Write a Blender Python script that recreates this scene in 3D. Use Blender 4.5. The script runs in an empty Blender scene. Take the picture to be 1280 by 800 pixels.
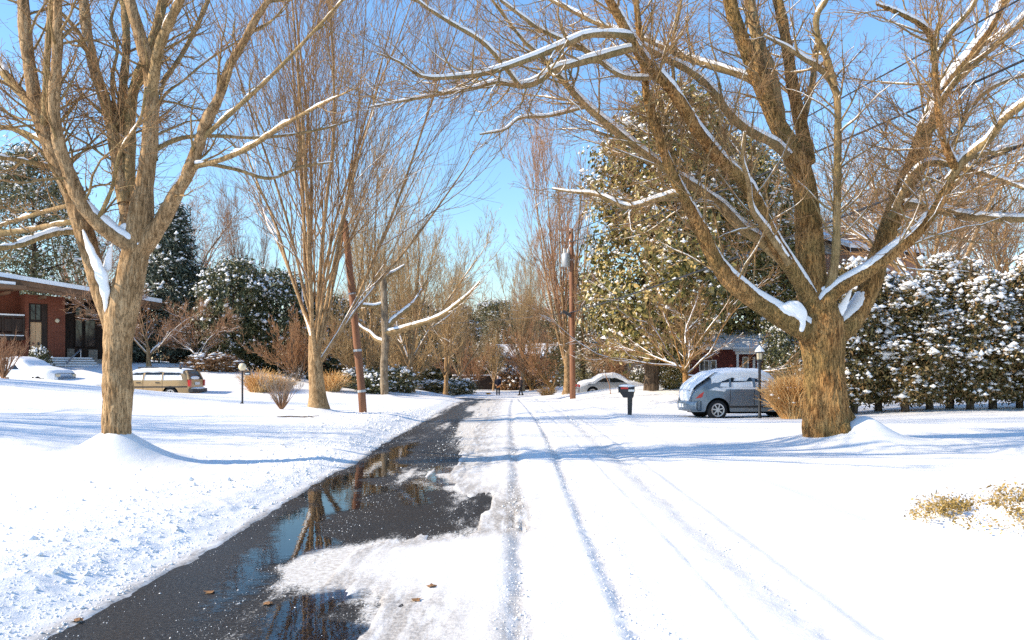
import bpy, math, random
import numpy as np
from mathutils import Vector

# ------------------------------------------------------------------ camera, sky, sun, exposure
scene = bpy.context.scene
col = scene.collection
F, CX, HY, EYE = 995.0, 640.0, 462.0, 1.6          # focal length in photo pixels, principal column, horizon row, eye height
cam_d = bpy.data.cameras.new('camera'); cam = bpy.data.objects.new('camera', cam_d); col.objects.link(cam)
cam_d.sensor_width = 36.0; cam_d.lens = 36.0 * F / 1280.0
cam_d.shift_y = (HY - 400.0) / 1280.0
cam_d.clip_start = 0.1; cam_d.clip_end = 3000.0
cam.location = (0, 0, EYE); cam.rotation_euler = (math.radians(90), 0, 0)
scene.camera = cam

SUN_EL, SUN_SHADOW_DIR = 32.0, (1.0, 0.2)          # elevation; direction in which shadows fall
world = bpy.data.worlds.new('World'); scene.world = world; world.use_nodes = True
wn = world.node_tree.nodes; bg = wn['Background']
sky = wn.new('ShaderNodeTexSky'); sky.sky_type = 'NISHITA'; sky.sun_disc = False
sky.sun_elevation = math.radians(SUN_EL)
sd = Vector((-SUN_SHADOW_DIR[0], -SUN_SHADOW_DIR[1])).normalized()
sky.sun_rotation = math.atan2(sd.x, sd.y) % (2 * math.pi)
sky.air_density = 1.6; sky.dust_density = 0.0; sky.ozone_density = 8.5; sky.altitude = 50
world.node_tree.links.new(sky.outputs[0], bg.inputs[0]); bg.inputs[1].default_value = 0.15
sun_d = bpy.data.lights.new('sun', 'SUN'); sun_d.energy = 4.5; sun_d.angle = math.radians(0.55); sun_d.color = (1.0, 0.86, 0.66)
sun = bpy.data.objects.new('sun', sun_d); col.objects.link(sun)
ce = math.cos(math.radians(SUN_EL))
sun.rotation_euler = Vector((sd.x * ce, sd.y * ce, math.sin(math.radians(SUN_EL)))).to_track_quat('Z', 'Y').to_euler()
sun.location = (-30, -10, 40)
scene.view_settings.view_transform = 'Standard'; scene.view_settings.look = 'None'
scene.view_settings.exposure = 0.8; scene.view_settings.gamma = 1.0
scene.render.engine = 'CYCLES'
scene.cycles.use_denoising = False; scene.cycles.max_bounces = 6; scene.cycles.diffuse_bounces = 3; scene.cycles.transparent_max_bounces = 12

# ------------------------------------------------------------------ helpers
def W(px, py, d):
    """photo pixel + distance along the view axis -> world point"""
    return np.array([(px - CX) / F * d, d, EYE + (HY - py) / F * d])

def smooth(a, b, x):
    t = np.clip((x - a) / (b - a), 0, 1); return t * t * (3 - 2 * t)

def _hash(i, j, s):
    h = (i.astype(np.int64) * 374761393 + j.astype(np.int64) * 668265263 + s * 974711) & 0x7fffffff
    h = ((h ^ (h >> 13)) * 1274126177) & 0x7fffffff
    return ((h ^ (h >> 16)) & 0xffff) / 65535.0

def vnoise(x, y, s=0):
    x = np.asarray(x, float); y = np.asarray(y, float)
    i = np.floor(x); j = np.floor(y); u = x - i; v = y - j
    u = u * u * (3 - 2 * u); v = v * v * (3 - 2 * v)
    a, b, c, d = _hash(i, j, s), _hash(i + 1, j, s), _hash(i, j + 1, s), _hash(i + 1, j + 1, s)
    return (a * (1 - u) + b * u) * (1 - v) + (c * (1 - u) + d * u) * v

def fbm(x, y, o=4, s=0):
    r = 0; a = 0.5
    for k in range(o):
        r = r + a * (vnoise(x, y, s + k * 17) - .5); x = x * 2.03 + 7.1; y = y * 2.03 + 3.7; a *= .55
    return r

def np_mesh(name, V, Fc, smooth_shade=True):
    V = np.asarray(V, np.float32).reshape(-1, 3); Fc = np.asarray(Fc, np.int32)
    me = bpy.data.meshes.new(name); n, k = Fc.shape
    me.vertices.add(len(V)); me.vertices.foreach_set('co', V.ravel())
    me.loops.add(n * k); me.loops.foreach_set('vertex_index', Fc.ravel())
    me.polygons.add(n); me.polygons.foreach_set('loop_start', np.arange(0, n * k, k, dtype=np.int32))
    me.update(calc_edges=True)
    if smooth_shade: me.polygons.foreach_set('use_smooth', np.ones(n, bool))
    return me

def link(name, me, mat=None, parent=None, kind=None):
    o = bpy.data.objects.new(name, me); col.objects.link(o)
    if mat is not None and me is not None and not me.materials: me.materials.append(M[mat] if isinstance(mat, str) else mat)
    if parent is not None: o.parent = parent
    if kind: o['kind'] = kind
    return o

def tag(o, label, cat, group=None):
    o['label'] = label; o['category'] = cat
    if group: o['group'] = group
    return o

def thing(name, label, cat, loc=(0, 0, 0), rz=0.0, group=None):
    o = bpy.data.objects.new(name, None); col.objects.link(o); o.empty_display_size = .2
    o.location = tuple(float(v) for v in loc); o.rotation_euler = (0, 0, rz)
    return tag(o, label, cat, group)

def copy_tree(o, parent=None):
    c = o.copy(); col.objects.link(c); c.parent = parent
    for ch in list(o.children): copy_tree(ch, c)
    return c

class MB:
    """collects shapes; build() links them as one mesh object"""
    def __init__(s): s.v = []; s.f = []
    def add(s, V, Fc):
        b = len(s.v); s.v += [tuple(map(float, p)) for p in V]; s.f += [tuple(int(i) + b for i in f) for f in Fc]; return s
    def box(s, c, size, rz=0.0, rx=0.0, ry=0.0):
        hx, hy, hz = size[0] / 2, size[1] / 2, size[2] / 2
        P = np.array([(x, y, z) for x in (-hx, hx) for y in (-hy, hy) for z in (-hz, hz)])
        def rot(a, i, j):
            c_, s_ = math.cos(a), math.sin(a); Q = P.copy(); Q[:, i] = c_ * P[:, i] - s_ * P[:, j]; Q[:, j] = s_ * P[:, i] + c_ * P[:, j]; return Q
        if rx: P = rot(rx, 1, 2)
        if ry: P = rot(ry, 2, 0)
        if rz: P = rot(rz, 0, 1)
        return s.add(P + np.array(c), [(0, 1, 3, 2), (4, 6, 7, 5), (0, 4, 5, 1), (2, 3, 7, 6), (0, 2, 6, 4), (1, 5, 7, 3)])
    def hexa(s, P):      # 4 bottom corners then 4 top corners, same order
        return s.add(P, [(3, 2, 1, 0), (4, 5, 6, 7), (0, 1, 5, 4), (1, 2, 6, 5), (2, 3, 7, 6), (3, 0, 4, 7)])
    def tube(s, pts, r, k=8, cap=True):
        pts = np.asarray(pts, float); r = np.broadcast_to(np.asarray(r, float), (len(pts),))
        V, Q = tubes(pts[None], r[None], k); n = len(pts)
        Fc = [tuple(q) for q in Q]
        if cap: Fc += [tuple(range(k))[::-1], tuple(range((n - 1) * k, n * k))]
        return s.add(V, Fc)
    def lathe(s, prof, c=(0, 0, 0), k=14, axis='z', cap=True):
        V = []; n = len(prof)
        for r, h in prof:
            for i in range(k):
                a = 2 * math.pi * i / k; p = (r * math.cos(a), r * math.sin(a), h)
                if axis == 'y': p = (p[0], p[2], p[1])
                if axis == 'x': p = (p[2], p[0], p[1])
                V.append((p[0] + c[0], p[1] + c[1], p[2] + c[2]))
        Fc = [(j * k + i, j * k + (i + 1) % k, (j + 1) * k + (i + 1) % k, (j + 1) * k + i) for j in range(n - 1) for i in range(k)]
        if cap: Fc += [tuple(range(k))[::-1], tuple(range((n - 1) * k, n * k))]
        return s.add(V, Fc)
    def ball(s, c, r, k=12, n=8):
        r = np.broadcast_to(np.asarray(r, float), (3,))
        prof = [(math.sin(math.pi * j / n), -math.cos(math.pi * j / n)) for j in range(1, n)]
        t = MB().lathe(prof, k=k); return s.add(np.array(t.v) * r + np.array(c), t.f)
    def build(s, name, mat, parent=None, smooth_shade=False, kind=None):
        me = bpy.data.meshes.new(name); me.from_pydata(s.v, [], s.f); me.update()
        if smooth_shade: me.polygons.foreach_set('use_smooth', np.ones(len(me.polygons), bool))
        return link(name, me, mat, parent, kind)

def nrm(a): return a / np.maximum(np.linalg.norm(a, axis=-1, keepdims=True), 1e-9)

def frames(P):
    T = np.empty_like(P); T[:, 1:-1] = P[:, 2:] - P[:, :-2]; T[:, 0] = P[:, 1] - P[:, 0]; T[:, -1] = P[:, -1] - P[:, -2]
    return nrm(T)

def tubes(P, R, k):
    """P (N,n,3) polylines, R (N,n) radii -> verts, quads"""
    N, n, _ = P.shape; T = frames(P)
    D = nrm(P[:, -1] - P[:, 0]); ref = np.where(np.abs(D[:, 2:3]) < .75, np.array([[0, 0, 1.]]), np.array([[1., 0, 0]]))
    A = nrm(np.cross(T, ref[:, None, :])); B = np.cross(T, A)
    th = np.arange(k) * 2 * math.pi / k
    V = P[:, :, None] + R[:, :, None, None] * (np.cos(th)[None, None, :, None] * A[:, :, None] + np.sin(th)[None, None, :, None] * B[:, :, None])
    b = (np.arange(N) * n * k)[:, None, None] + (np.arange(n - 1) * k)[None, :, None]
    i = np.arange(k)[None, None]; j = (i + 1) % k
    Q = np.stack(np.broadcast_arrays(b + i, b + j, b + k + j, b + k + i), -1).reshape(-1, 4)
    return V.reshape(-1, 3), Q

def resample(pts, n):
    """Catmull-Rom through rows of any width, n samples evenly by length"""
    p = np.asarray(pts, float); q = np.vstack([2 * p[0] - p[1], p, 2 * p[-1] - p[-2]]); out = []
    for i in range(len(p) - 1):
        a, b, c, d = q[i], q[i + 1], q[i + 2], q[i + 3]; t = np.linspace(0, 1, 12, endpoint=False)[:, None]
        out.append(.5 * (2 * b + (c - a) * t + (2 * a - 5 * b + 4 * c - d) * t * t + (3 * b - a - 3 * c + d) * t ** 3))
    out = np.vstack(out + [p[-1:]]); L = np.r_[0, np.cumsum(np.linalg.norm(np.diff(out[:, :3], axis=0), axis=1))]
    u = np.linspace(0, L[-1], n); return np.stack([np.interp(u, L, out[:, c]) for c in range(out.shape[1])], 1)

# ------------------------------------------------------------------ materials
M = {}
def mat(name, base, rough=.8, spec=.3, metal=0.0):
    m = bpy.data.materials.new(name); m.use_nodes = True; b = m.node_tree.nodes['Principled BSDF']
    b.inputs['Base Color'].default_value = (*base, 1); b.inputs['Roughness'].default_value = rough
    b.inputs['Specular IOR Level'].default_value = spec; b.inputs['Metallic'].default_value = metal
    M[name] = m; return m, m.node_tree.nodes, m.node_tree.links, b

def coords(n, l, scale=(1, 1, 1), kind='Object'):
    tc = n.new('ShaderNodeTexCoord'); mp = n.new('ShaderNodeMapping'); mp.inputs['Scale'].default_value = scale
    l.new(tc.outputs[kind], mp.inputs[0]); return mp.outputs[0]

def noise(n, l, vec, scale, detail=4, rough=.55):
    t = n.new('ShaderNodeTexNoise'); t.inputs['Scale'].default_value = scale; t.inputs['Detail'].default_value = detail
    t.inputs['Roughness'].default_value = rough
    if vec is not None: l.new(vec, t.inputs['Vector'])
    return t.outputs['Fac']

def ramp(n, l, fac, stops):
    r = n.new('ShaderNodeValToRGB'); e = r.color_ramp.elements
    while len(e) < len(stops): e.new(.5)
    for k, (p, c) in enumerate(stops): e[k].position = p; e[k].color = (*c, 1) if len(c) == 3 else c
    l.new(fac, r.inputs[0]); return r.outputs[0]

def mixc(n, l, fac, a, b):
    m = n.new('ShaderNodeMix'); m.data_type = 'RGBA'
    if hasattr(fac, 'is_output'): l.new(fac, m.inputs[0])
    else: m.inputs[0].default_value = fac
    for s, v in ((6, a), (7, b)):
        if hasattr(v, 'is_output'): l.new(v, m.inputs[s])
        else: m.inputs[s].default_value = (*v, 1)
    return m.outputs[2]

def bump(n, l, b, h, strength=.5, dist=.02, chain=None):
    t = n.new('ShaderNodeBump'); t.inputs['Strength'].default_value = strength; t.inputs['Distance'].default_value = dist
    l.new(h, t.inputs['Height'])
    if chain is not None: l.new(chain, t.inputs['Normal'])
    l.new(t.outputs[0], b.inputs['Normal']); return t.outputs[0]

def math_(n, l, op, a, b=None, clamp=False):
    m = n.new('ShaderNodeMath'); m.operation = op; m.use_clamp = clamp
    for i, v in enumerate((a, b)):
        if v is None: continue
        if hasattr(v, 'is_output'): l.new(v, m.inputs[i])
        else: m.inputs[i].default_value = v
    return m.outputs[0]

def varied(name, c1, c2, scale, rough=.8, stretch=(1, 1, 1), bumps=None, spec=.3, c3=None):
    """base colour drifting between two or three tones, with relief"""
    m, n, l, b = mat(name, c1, rough, spec); v = coords(n, l, stretch)
    f = noise(n, l, v, scale, 6, .6)
    st = [(.3, c1), (.7, c2)] if c3 is None else [(.28, c1), (.5, c2), (.74, c3)]
    l.new(ramp(n, l, f, st), b.inputs['Base Color'])
    if bumps: bump(n, l, b, noise(n, l, v, bumps[0], 6, .65), bumps[1], bumps[2])
    return m

# snow: ground snow and snow lying on things
m, n, l, b = mat('snow', (.86, .88, .91), .55, .25)
v = coords(n, l)
f1 = noise(n, l, v, 1.1, 6, .6); f2 = noise(n, l, v, 24, 4, .7)
l.new(ramp(n, l, noise(n, l, v, .35, 5, .6), [(.35, (.88, .87, .86)), (.7, (.92, .91, .9))]), b.inputs['Base Color'])
c0 = bump(n, l, b, f1, .35, .05); bump(n, l, b, f2, .3, .012, c0)
m, n, l, b = mat('snow_cap', (.88, .87, .86), .6, .2)
bump(n, l, b, noise(n, l, coords(n, l), 18, 3), .35, .015)

# ground snow: carries two painted-on-grid masks: 'dirt' (sandy grey slush, plus shade painted into the wheel ruts) and 'rough' (thrown crumbs)
m, n, l, b = mat('ground_snow', (.86, .88, .91), .55, .25)
v = coords(n, l)
ad = n.new('ShaderNodeAttribute'); ad.attribute_name = 'dirt_rut_shade'; ar = n.new('ShaderNodeAttribute'); ar.attribute_name = 'rough'
vs = coords(n, l, (1, .16, 1))
spk = math_(n, l, 'MULTIPLY', ad.outputs['Fac'], ramp(n, l, noise(n, l, vs, 9, 6, .7), [(.3, (0, 0, 0)), (.55, (1, 1, 1))]), True)
white = ramp(n, l, noise(n, l, v, .35, 5, .6), [(.35, (.8, .79, .78)), (.7, (.86, .85, .84))])
crumb = ramp(n, l, noise(n, l, v, 30, 4, .7), [(.38, (.2, .17, .14)), (.66, (.56, .51, .45))])
l.new(mixc(n, l, spk, white, crumb), b.inputs['Base Color'])
h1 = noise(n, l, v, 1.3, 5, .6); h2 = noise(n, l, v, 16, 5, .75); h3 = noise(n, l, v, 60, 3, .7)
c0 = bump(n, l, b, h1, .25, .04)
hm = math_(n, l, 'MULTIPLY', h2, math_(n, l, 'ADD', ar.outputs['Fac'], .06))
c1_ = bump(n, l, b, hm, .7, .035, c0)
bump(n, l, b, h3, .3, .006, c1_)

# asphalt with masks 'slush' (thin snow left on it) and 'wet'
m, n, l, b = mat('asphalt', (.05, .05, .05), .7, .14)
v = coords(n, l)
asl = n.new('ShaderNodeAttribute'); asl.attribute_name = 'slush'; aw = n.new('ShaderNodeAttribute'); aw.attribute_name = 'wet'
agg = math_(n, l, 'ADD', math_(n, l, 'MULTIPLY', noise(n, l, v, 130, 2, .8), .5), math_(n, l, 'MULTIPLY', noise(n, l, v, 38, 4, .75), .5))
base = ramp(n, l, agg, [(.34, (.008, .0075, .007)), (.5, (.026, .023, .0205)), (.58, (.065, .059, .052)), (.67, (.2, .185, .17))])
base = mixc(n, l, ramp(n, l, noise(n, l, v, .9, 5, .6), [(.4, (0, 0, 0)), (.7, (.7, .7, .7))]), base, (.04, .031, .023))
vs = coords(n, l, (1, .3, 1))
sn = math_(n, l, 'ADD', math_(n, l, 'MULTIPLY', noise(n, l, vs, 7, 7, .72), .6), math_(n, l, 'MULTIPLY', noise(n, l, v, 45, 5, .75), .55))
sl = math_(n, l, 'ADD', sn, asl.outputs['Fac'])
slm = ramp(n, l, sl, [(.8, (0, 0, 0)), (.9, (1, 1, 1))])
slc = ramp(n, l, noise(n, l, v, 22, 4, .7), [(.35, (.42, .38, .33)), (.65, (.74, .72, .69))])
l.new(mixc(n, l, slm, base, slc), b.inputs['Base Color'])
rr = math_(n, l, 'SUBTRACT', .8, math_(n, l, 'MULTIPLY', aw.outputs['Fac'], .42))
l.new(math_(n, l, 'ADD', rr, math_(n, l, 'MULTIPLY', slm, .3), True), b.inputs['Roughness'])
c0 = bump(n, l, b, agg, .35, .006); bump(n, l, b, slm, .6, .012, c0)

# standing meltwater: clear film, mirror at grazing angles
m, n, l, b = mat('meltwater', (.02, .02, .02), .03)
out = n['Material Output']; tr = n.new('ShaderNodeBsdfTransparent'); gl = n.new('ShaderNodeBsdfGlossy'); fr = n.new('ShaderNodeFresnel'); mx = n.new('ShaderNodeMixShader')
tr.inputs[0].default_value = (1, 1, 1, 1); gl.inputs[1].default_value = .02; fr.inputs[0].default_value = 1.45
bp = n.new('ShaderNodeBump'); bp.inputs['Strength'].default_value = .06; bp.inputs['Distance'].default_value = .01
l.new(noise(n, l, coords(n, l), 6, 3), bp.inputs['Height']); l.new(bp.outputs[0], gl.inputs['Normal']); l.new(bp.outputs[0], fr.inputs['Normal'])
ae = n.new('ShaderNodeAttribute'); ae.attribute_name = 'edge'
fe = ramp(n, l, math_(n, l, 'ADD', ae.outputs['Fac'], math_(n, l, 'MULTIPLY', math_(n, l, 'SUBTRACT', noise(n, l, coords(n, l), 9, 6, .7), .5), 1.1)), [(.15, (0, 0, 0)), (.5, (1, 1, 1))])
l.new(math_(n, l, 'MULTIPLY', fr.outputs[0], fe), mx.inputs[0]); l.new(tr.outputs[0], mx.inputs[1]); l.new(gl.outputs[0], mx.inputs[2]); l.new(mx.outputs[0], out.inputs[0])

def bark(name, c1, c2, c3, fis=9, strength=.8, moss=None, dist=.03):
    m, n, l, b = mat(name, c1, .9, .15)
    v = coords(n, l, (1, 1, .22)); v1 = coords(n, l)
    f = noise(n, l, v, fis, 7, .65)
    c = ramp(n, l, f, [(.34, tuple(q * .62 for q in c1)), (.42, c1), (.53, c2), (.66, c3)])
    pat = ramp(n, l, noise(n, l, v1, 2.3, 4, .6), [(.42, (0, 0, 0)), (.62, (1, 1, 1))])
    c = mixc(n, l, math_(n, l, 'MULTIPLY', pat, .45), c, tuple(min(1, q * 1.25) for q in c3))
    ck = math_(n, l, 'ABSOLUTE', math_(n, l, 'SUBTRACT', noise(n, l, coords(n, l, (1, 1, .13)), fis * 1.9, 5, .6), .5))
    ckm = ramp(n, l, ck, [(.0, (1, 1, 1)), (.035, (0, 0, 0))])
    c = mixc(n, l, math_(n, l, 'MULTIPLY', ckm, .6), c, tuple(q * .42 for q in c1))
    if moss:
        mm = ramp(n, l, noise(n, l, v1, 1.2, 5, .6), [(.42, (0, 0, 0)), (.6, (1, 1, 1))])
        c = mixc(n, l, math_(n, l, 'MULTIPLY', mm, .55), c, moss)
    l.new(c, b.inputs['Base Color'])
    c0 = bump(n, l, b, math_(n, l, 'SUBTRACT', f, math_(n, l, 'MULTIPLY', ckm, .35)), strength, dist); bump(n, l, b, noise(n, l, v1, 40, 4, .7), .5, .008, c0)
bark('bark_tan', (.25, .15, .07), (.37, .23, .115), (.5, .34, .185), 15, .8, None, .03)
bark('bark_orange', (.22, .104, .034), (.42, .212, .072), (.56, .32, .125), 15, 1.0, (.17, .14, .05), .07)
bark('bark_limb', (.23, .145, .066), (.35, .228, .108), (.45, .305, .155), 12, .7, (.22, .17, .07), .03)
bark('bark_grey', (.14, .1, .065), (.25, .185, .12), (.34, .27, .19), 9, .8)
bark('bark_dark', (.06, .042, .03), (.12, .085, .06), (.18, .13, .09), 9, .8)
varied('twig_tan', (.22, .12, .052), (.36, .215, .1), 3, .85)
varied('twig_red', (.27, .14, .075), (.43, .25, .14), 3, .85)
varied('twig_gold', (.34, .22, .1), (.5, .35, .18), 3, .85)
varied('twig_rust', (.3, .15, .07), (.46, .26, .13), 3, .85)
varied('twig_grey', (.2, .16, .13), (.32, .265, .22), 3, .85)
def leafmat(name, c1, c2, c3, rough=.5, scale=1.3):
    m, n, l, b = mat(name, c1, rough, .35)
    g = n.new('ShaderNodeNewGeometry')
    f = math_(n, l, 'ADD', math_(n, l, 'MULTIPLY', noise(n, l, coords(n, l), scale, 3), .6), math_(n, l, 'MULTIPLY', g.outputs['Random Per Island'], .4))
    l.new(ramp(n, l, f, [(.3, c1), (.5, c2), (.72, c3)]), b.inputs['Base Color'])
leafmat('leaf_magnolia', (.08, .08, .018), (.21, .18, .05), (.44, .3, .11), .36)
leafmat('leaf_holly', (.03, .038, .014), (.075, .085, .03), (.17, .14, .055), .5)
leafmat('leaf_spruce', (.035, .048, .03), (.075, .09, .058), (.14, .14, .085), .6)
leafmat('leaf_olive', (.07, .07, .025), (.15, .135, .055), (.26, .21, .1), .6)
leafmat('leaf_arbor', (.045, .045, .014), (.13, .105, .034), (.32, .18, .07), .6, 2.0)
leafmat('leaf_juniper', (.18, .12, .03), (.36, .24, .07), (.52, .36, .13), .6)
leafmat('leaf_brown', (.12, .06, .025), (.24, .12, .05), (.36, .2, .08), .7)
leafmat('dry_grass', (.5, .25, .08), (.68, .4, .15), (.8, .56, .28), .8)
# ------------------------------------------------------------------ terrain
def road_x(y): return np.where(y > 46, -0.017 * (np.maximum(y, 46) - 46) ** 2, 0.0)
def road_slope(y): return np.where(y > 46, -0.034 * (np.maximum(y, 46) - 46), 0.0)
def road_d(x, y): return (x - road_x(y)) / np.sqrt(1 + road_slope(y) ** 2)
def road_z(y): return -0.72 * smooth(33, 72, y)

_cp = [W(*c) for c in [
    (148, 588, 13), (0, 632, 9), (0, 475, 30), (0, 522, 18), (100, 500, 24), (300, 506, 29), (395, 518, 24), (352, 513, 26),
    (240, 493, 38), (170, 490, 37.5), (100, 481, 37), (60, 470, 41), (150, 485, 34.5), (130, 462, 45), (187, 457, 46), (245, 460, 46), (310, 470, 44), (400, 481, 44),
    (455, 518, 25), (481, 497, 40), (513, 491, 48), (430, 484, 50), (545, 489, 62),
    (1035, 554, 16.6), (950, 521, 25), (788, 517, 27), (880, 523, 26), (960, 521, 27.5), (1160, 510, 26.5), (1280, 510, 26.5), (1240, 656, 8.2),
    (812, 491, 42), (715, 498, 45), (745, 486, 50), (840, 480, 48), (930, 474, 48), (620, 494.5, 71), (690, 490, 75), (560, 489, 76), (640, 486, 95), (760, 480, 80)]]
_cp += [np.array(c, float) for c in [
    (-8, 2, .25), (-14, 4, .6), (-30, 10, 1.6), (-45, 30, 2.5), (-30, 55, 2.4), (-60, 0, 3), (-60, 70, 3.2), (-25, 75, 1.6), (-90, 120, 4), (0, 150, 1.0), (40, 90, 2.2), (90, 120, 3),
    (6, 2, .12), (12, 8, .2), (25, 15, .5), (45, 30, 1.2), (60, 0, 1.0), (30, 50, 1.6), (0, -40, .3), (50, -60, 1), (-50, -60, 2),
    (3.5, 10, .08), (3.6, 20, .1), (3.6, 35, .05), (3.5, 50, -.1), (-3.6, 8, .12), (-3.6, 18, .14), (-3.6, 30, .1), (-3.6, 45, -.05), (2, 62, -.55), (5, 62, -.3),
    (-300, 400, 7), (300, 400, 7), (0, 400, 5), (-300, -200, 5), (300, -200, 4), (0, 240, 3)]]
_cp = np.array(_cp)
def _tps_fit(P, lam=.6):
    n = len(P); d2 = ((P[:, None, :2] - P[None, :, :2]) ** 2).sum(-1); K = .5 * d2 * np.log(d2 + 1e-9) + lam * np.eye(n) * 10
    Q = np.c_[np.ones(n), P[:, :2]]; A = np.zeros((n + 3, n + 3)); A[:n, :n] = K; A[:n, n:] = Q; A[n:, :n] = Q.T
    return np.linalg.solve(A, np.r_[P[:, 2], 0, 0, 0])
_tw = _tps_fit(_cp)
def tps(x, y):
    r = _tw[-3] + _tw[-2] * x + _tw[-1] * y
    for (a, b_, _), w_ in zip(_cp, _tw[:-3]):
        d2 = (x - a) ** 2 + (y - b_) ** 2; r = r + w_ * .5 * d2 * np.log(d2 + 1e-9)
    return r

MOUNDS = [(-6.42, 12.9, .62, .7), (6.72, 16.7, .26, .8), (7.35, 16.45, .42, .55), (-5.9, 23.9, .22, .55), (-6.2, 40, .15, .5), (6.95, 42, .15, .6), (8.4, 16.9, .06, 1.2)]
def ground_z(x, y):
    """height of the snow surface away from the carriageway details"""
    x = np.asarray(x, float); y = np.asarray(y, float)
    d = road_d(x, y); wr = np.where(d > 0, 1 - smooth(2.7, 4.3, d), 1 - smooth(2.5, 3.9, -d)) * (1 - smooth(78, 95, y))
    z = tps(x, y) * (1 - wr) + (road_z(y) + .045) * wr
    for mx_, my_, h, s in MOUNDS:
        rr = np.sqrt((x - mx_) ** 2 + (y - my_) ** 2); z = z + h * np.exp(-(rr / s) ** 1.6)
    return z
def gz(x, y): return float(ground_z(np.array([x]), np.array([y]))[0])

def edge_right(y):
    """where the bare asphalt gives way to packed snow, across the road"""
    k = np.array([(0, -.75), (4.4, -.8), (5.4, -.85), (5.9, -1.35), (6.4, -1.75), (7.0, -1.6), (7.5, -.9), (7.9, -.42), (9.2, -.38), (10.2, -.5), (11.3, -.95), (12.5, -1.15), (13.6, -.75), (16, -.85), (20, -1.0), (26, -.95), (34, -1.0), (46, -1.1), (56, -.2), (66, .4), (90, .6)])
    return np.interp(y, k[:, 0], k[:, 1])
def sheet(x, y):
    d = road_d(x, y); z = ground_z(x, y); zr = road_z(y)
    lump = fbm(x * 2.3, y * 2.0, 5, 3) ; fine = fbm(x * 9, y * 8, 4, 9)
    # carriageway: thickness of snow above the asphalt
    e = edge_right(y) + .35 * fbm(x * 1.2, y * .55, 4, 31) + 1.3 * fbm(x * 7, y * .38, 4, 77)
    e0 = edge_right(y) + .35 * fbm(x * 1.2, y * .55, 4, 31)
    T = .006 + .042 * smooth(.1, 1.2, d - e0) + .008 * fbm(x * 7, y * .8, 4, 91) - .03 * (1 - smooth(-.06, .06, d - e))
    for c, a, w_ in ((.04, .036, .09), (.8, .04, .075), (1.9, .02, .13), (1.4, .012, .035), (2.2, .01, .05)):
        cc = c + .05 * np.sin(y * .16 + c * 5) - .3 * smooth(16, 45, y) * (c > .5)
        g = np.exp(-((d - cc) / w_) ** 2); T = T - a * g * (1 + 1.1 * fine * 2) * (d - e > .2) + .006 * np.exp(-((np.abs(d - cc) - w_ * 1.9) / .07) ** 2) * (.5 + lump) * (d - e > .2)
    T = T + .014 * lump * smooth(.2, .8, d - e) + .007 * fine * smooth(.1, .5, d - e)
    T = np.where(d - e > .3, np.maximum(T, .009), T)
    onroad = np.where(d > 0, 1 - smooth(2.6, 3.2, d), (d > -2.76 + .22 * fbm(x * .1, y * .9, 4, 5) + .12 * fine).astype(float)) * (1 - smooth(74, 84, y))
    el = -2.72 + .22 * fbm(x * .1 + 3, y * .9, 5, 5) + .1 * fbm(x * 5, y * 5, 4, 15)
    Tl = .1 * smooth(-.02, .75, el - d) + .012 * smooth(-.05, .05, el - d) - .02 * (1 - smooth(-.06, .03, el - d))
    near = 1 - smooth(18, 40, y)
    thrown = smooth(0, .4, el - d) * (1 - smooth(1.6, 4.2, el - d)) * near
    Tl = Tl + thrown * (.028 * lump + .045 * fine)
    zl = zr + Tl + np.where(el - d > 0, (z - zr - .045) * smooth(.0, 1.2, el - d), 0)
    zro = np.where(d - e > -.5, zr + T, zr - .022)
    w_r = smooth(2.4, 3.4, d)
    zz = np.where(d < -1.4, np.maximum(zl, zr + T * 0 - .022), zro * (1 - w_r) + (z + .03 * fbm(x * .6, y * .6, 3, 41)) * w_r)
    # plough ridge along the right verge
    rid = .06 * np.exp(-((d - 3.25 - .2 * np.sin(y * .3)) / .28) ** 2) * (y < 60) * (.6 + 1.2 * fbm(x * .5, y * .5, 3, 61))
    zz = zz + np.maximum(rid, 0)
    zz = zz + (.06 * fbm(x * .35, y * .35, 3, 51) + .02 * fbm(x * 1.4, y * 1.1, 3, 57)) * smooth(3.0, 6.0, np.abs(d))
    dirt_rut_shade = np.clip(.8 * np.exp(-((d - edge_right(y) - .1) / .6) ** 2) * (d > e - .2) + .5 * np.exp(-((d - .04) / .14) ** 2) * near + .4 * np.exp(-((d - .8) / .1) ** 2) * near + .3 * np.exp(-((d - 1.9) / .25) ** 2) * near + .05 * (1 - smooth(1.2, 2.6, np.abs(d))) + .85 * np.exp(-((d - el) / .12) ** 2) * (d < el + .2), 0, 1) * (np.abs(d) < 3.4)  # rut terms darken the wheel tracks, standing in for their shadow besides grey specks
    rough = np.clip(thrown * .45 + .3 * (1 - smooth(1.2, 2.6, np.abs(d))), 0, 1)
    return zz, dirt_rut_shade, rough

def axis(stops):
    """coordinates with a growing step: list of (upto, step)"""
    out = [stops[0][0]]
    for (a, s), (b_, _) in zip(stops[:-1], stops[1:]):
        n_ = max(1, int(round((b_ - a) / s))); out += list(a + (b_ - a) * (np.arange(n_) + 1) / n_)
    return np.array(out)
def sheet_mesh(name, xs, ys, fn, attrs):
    X, Y = np.meshgrid(xs, ys); r = fn(X, Y); V = np.stack([X, Y, r[0]], -1).reshape(-1, 3)
    nx, ny = len(xs), len(ys); i = (np.arange(ny - 1) * nx)[:, None] + np.arange(nx - 1)[None]
    Q = np.stack([i, i + 1, i + nx + 1, i + nx], -1).reshape(-1, 4); me = np_mesh(name, V, Q)
    for a, dta in zip(attrs, r[1:]):
        at = me.attributes.new(a, 'FLOAT', 'POINT'); at.data.foreach_set('value', np.asarray(dta, np.float32).ravel())
    return me

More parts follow.
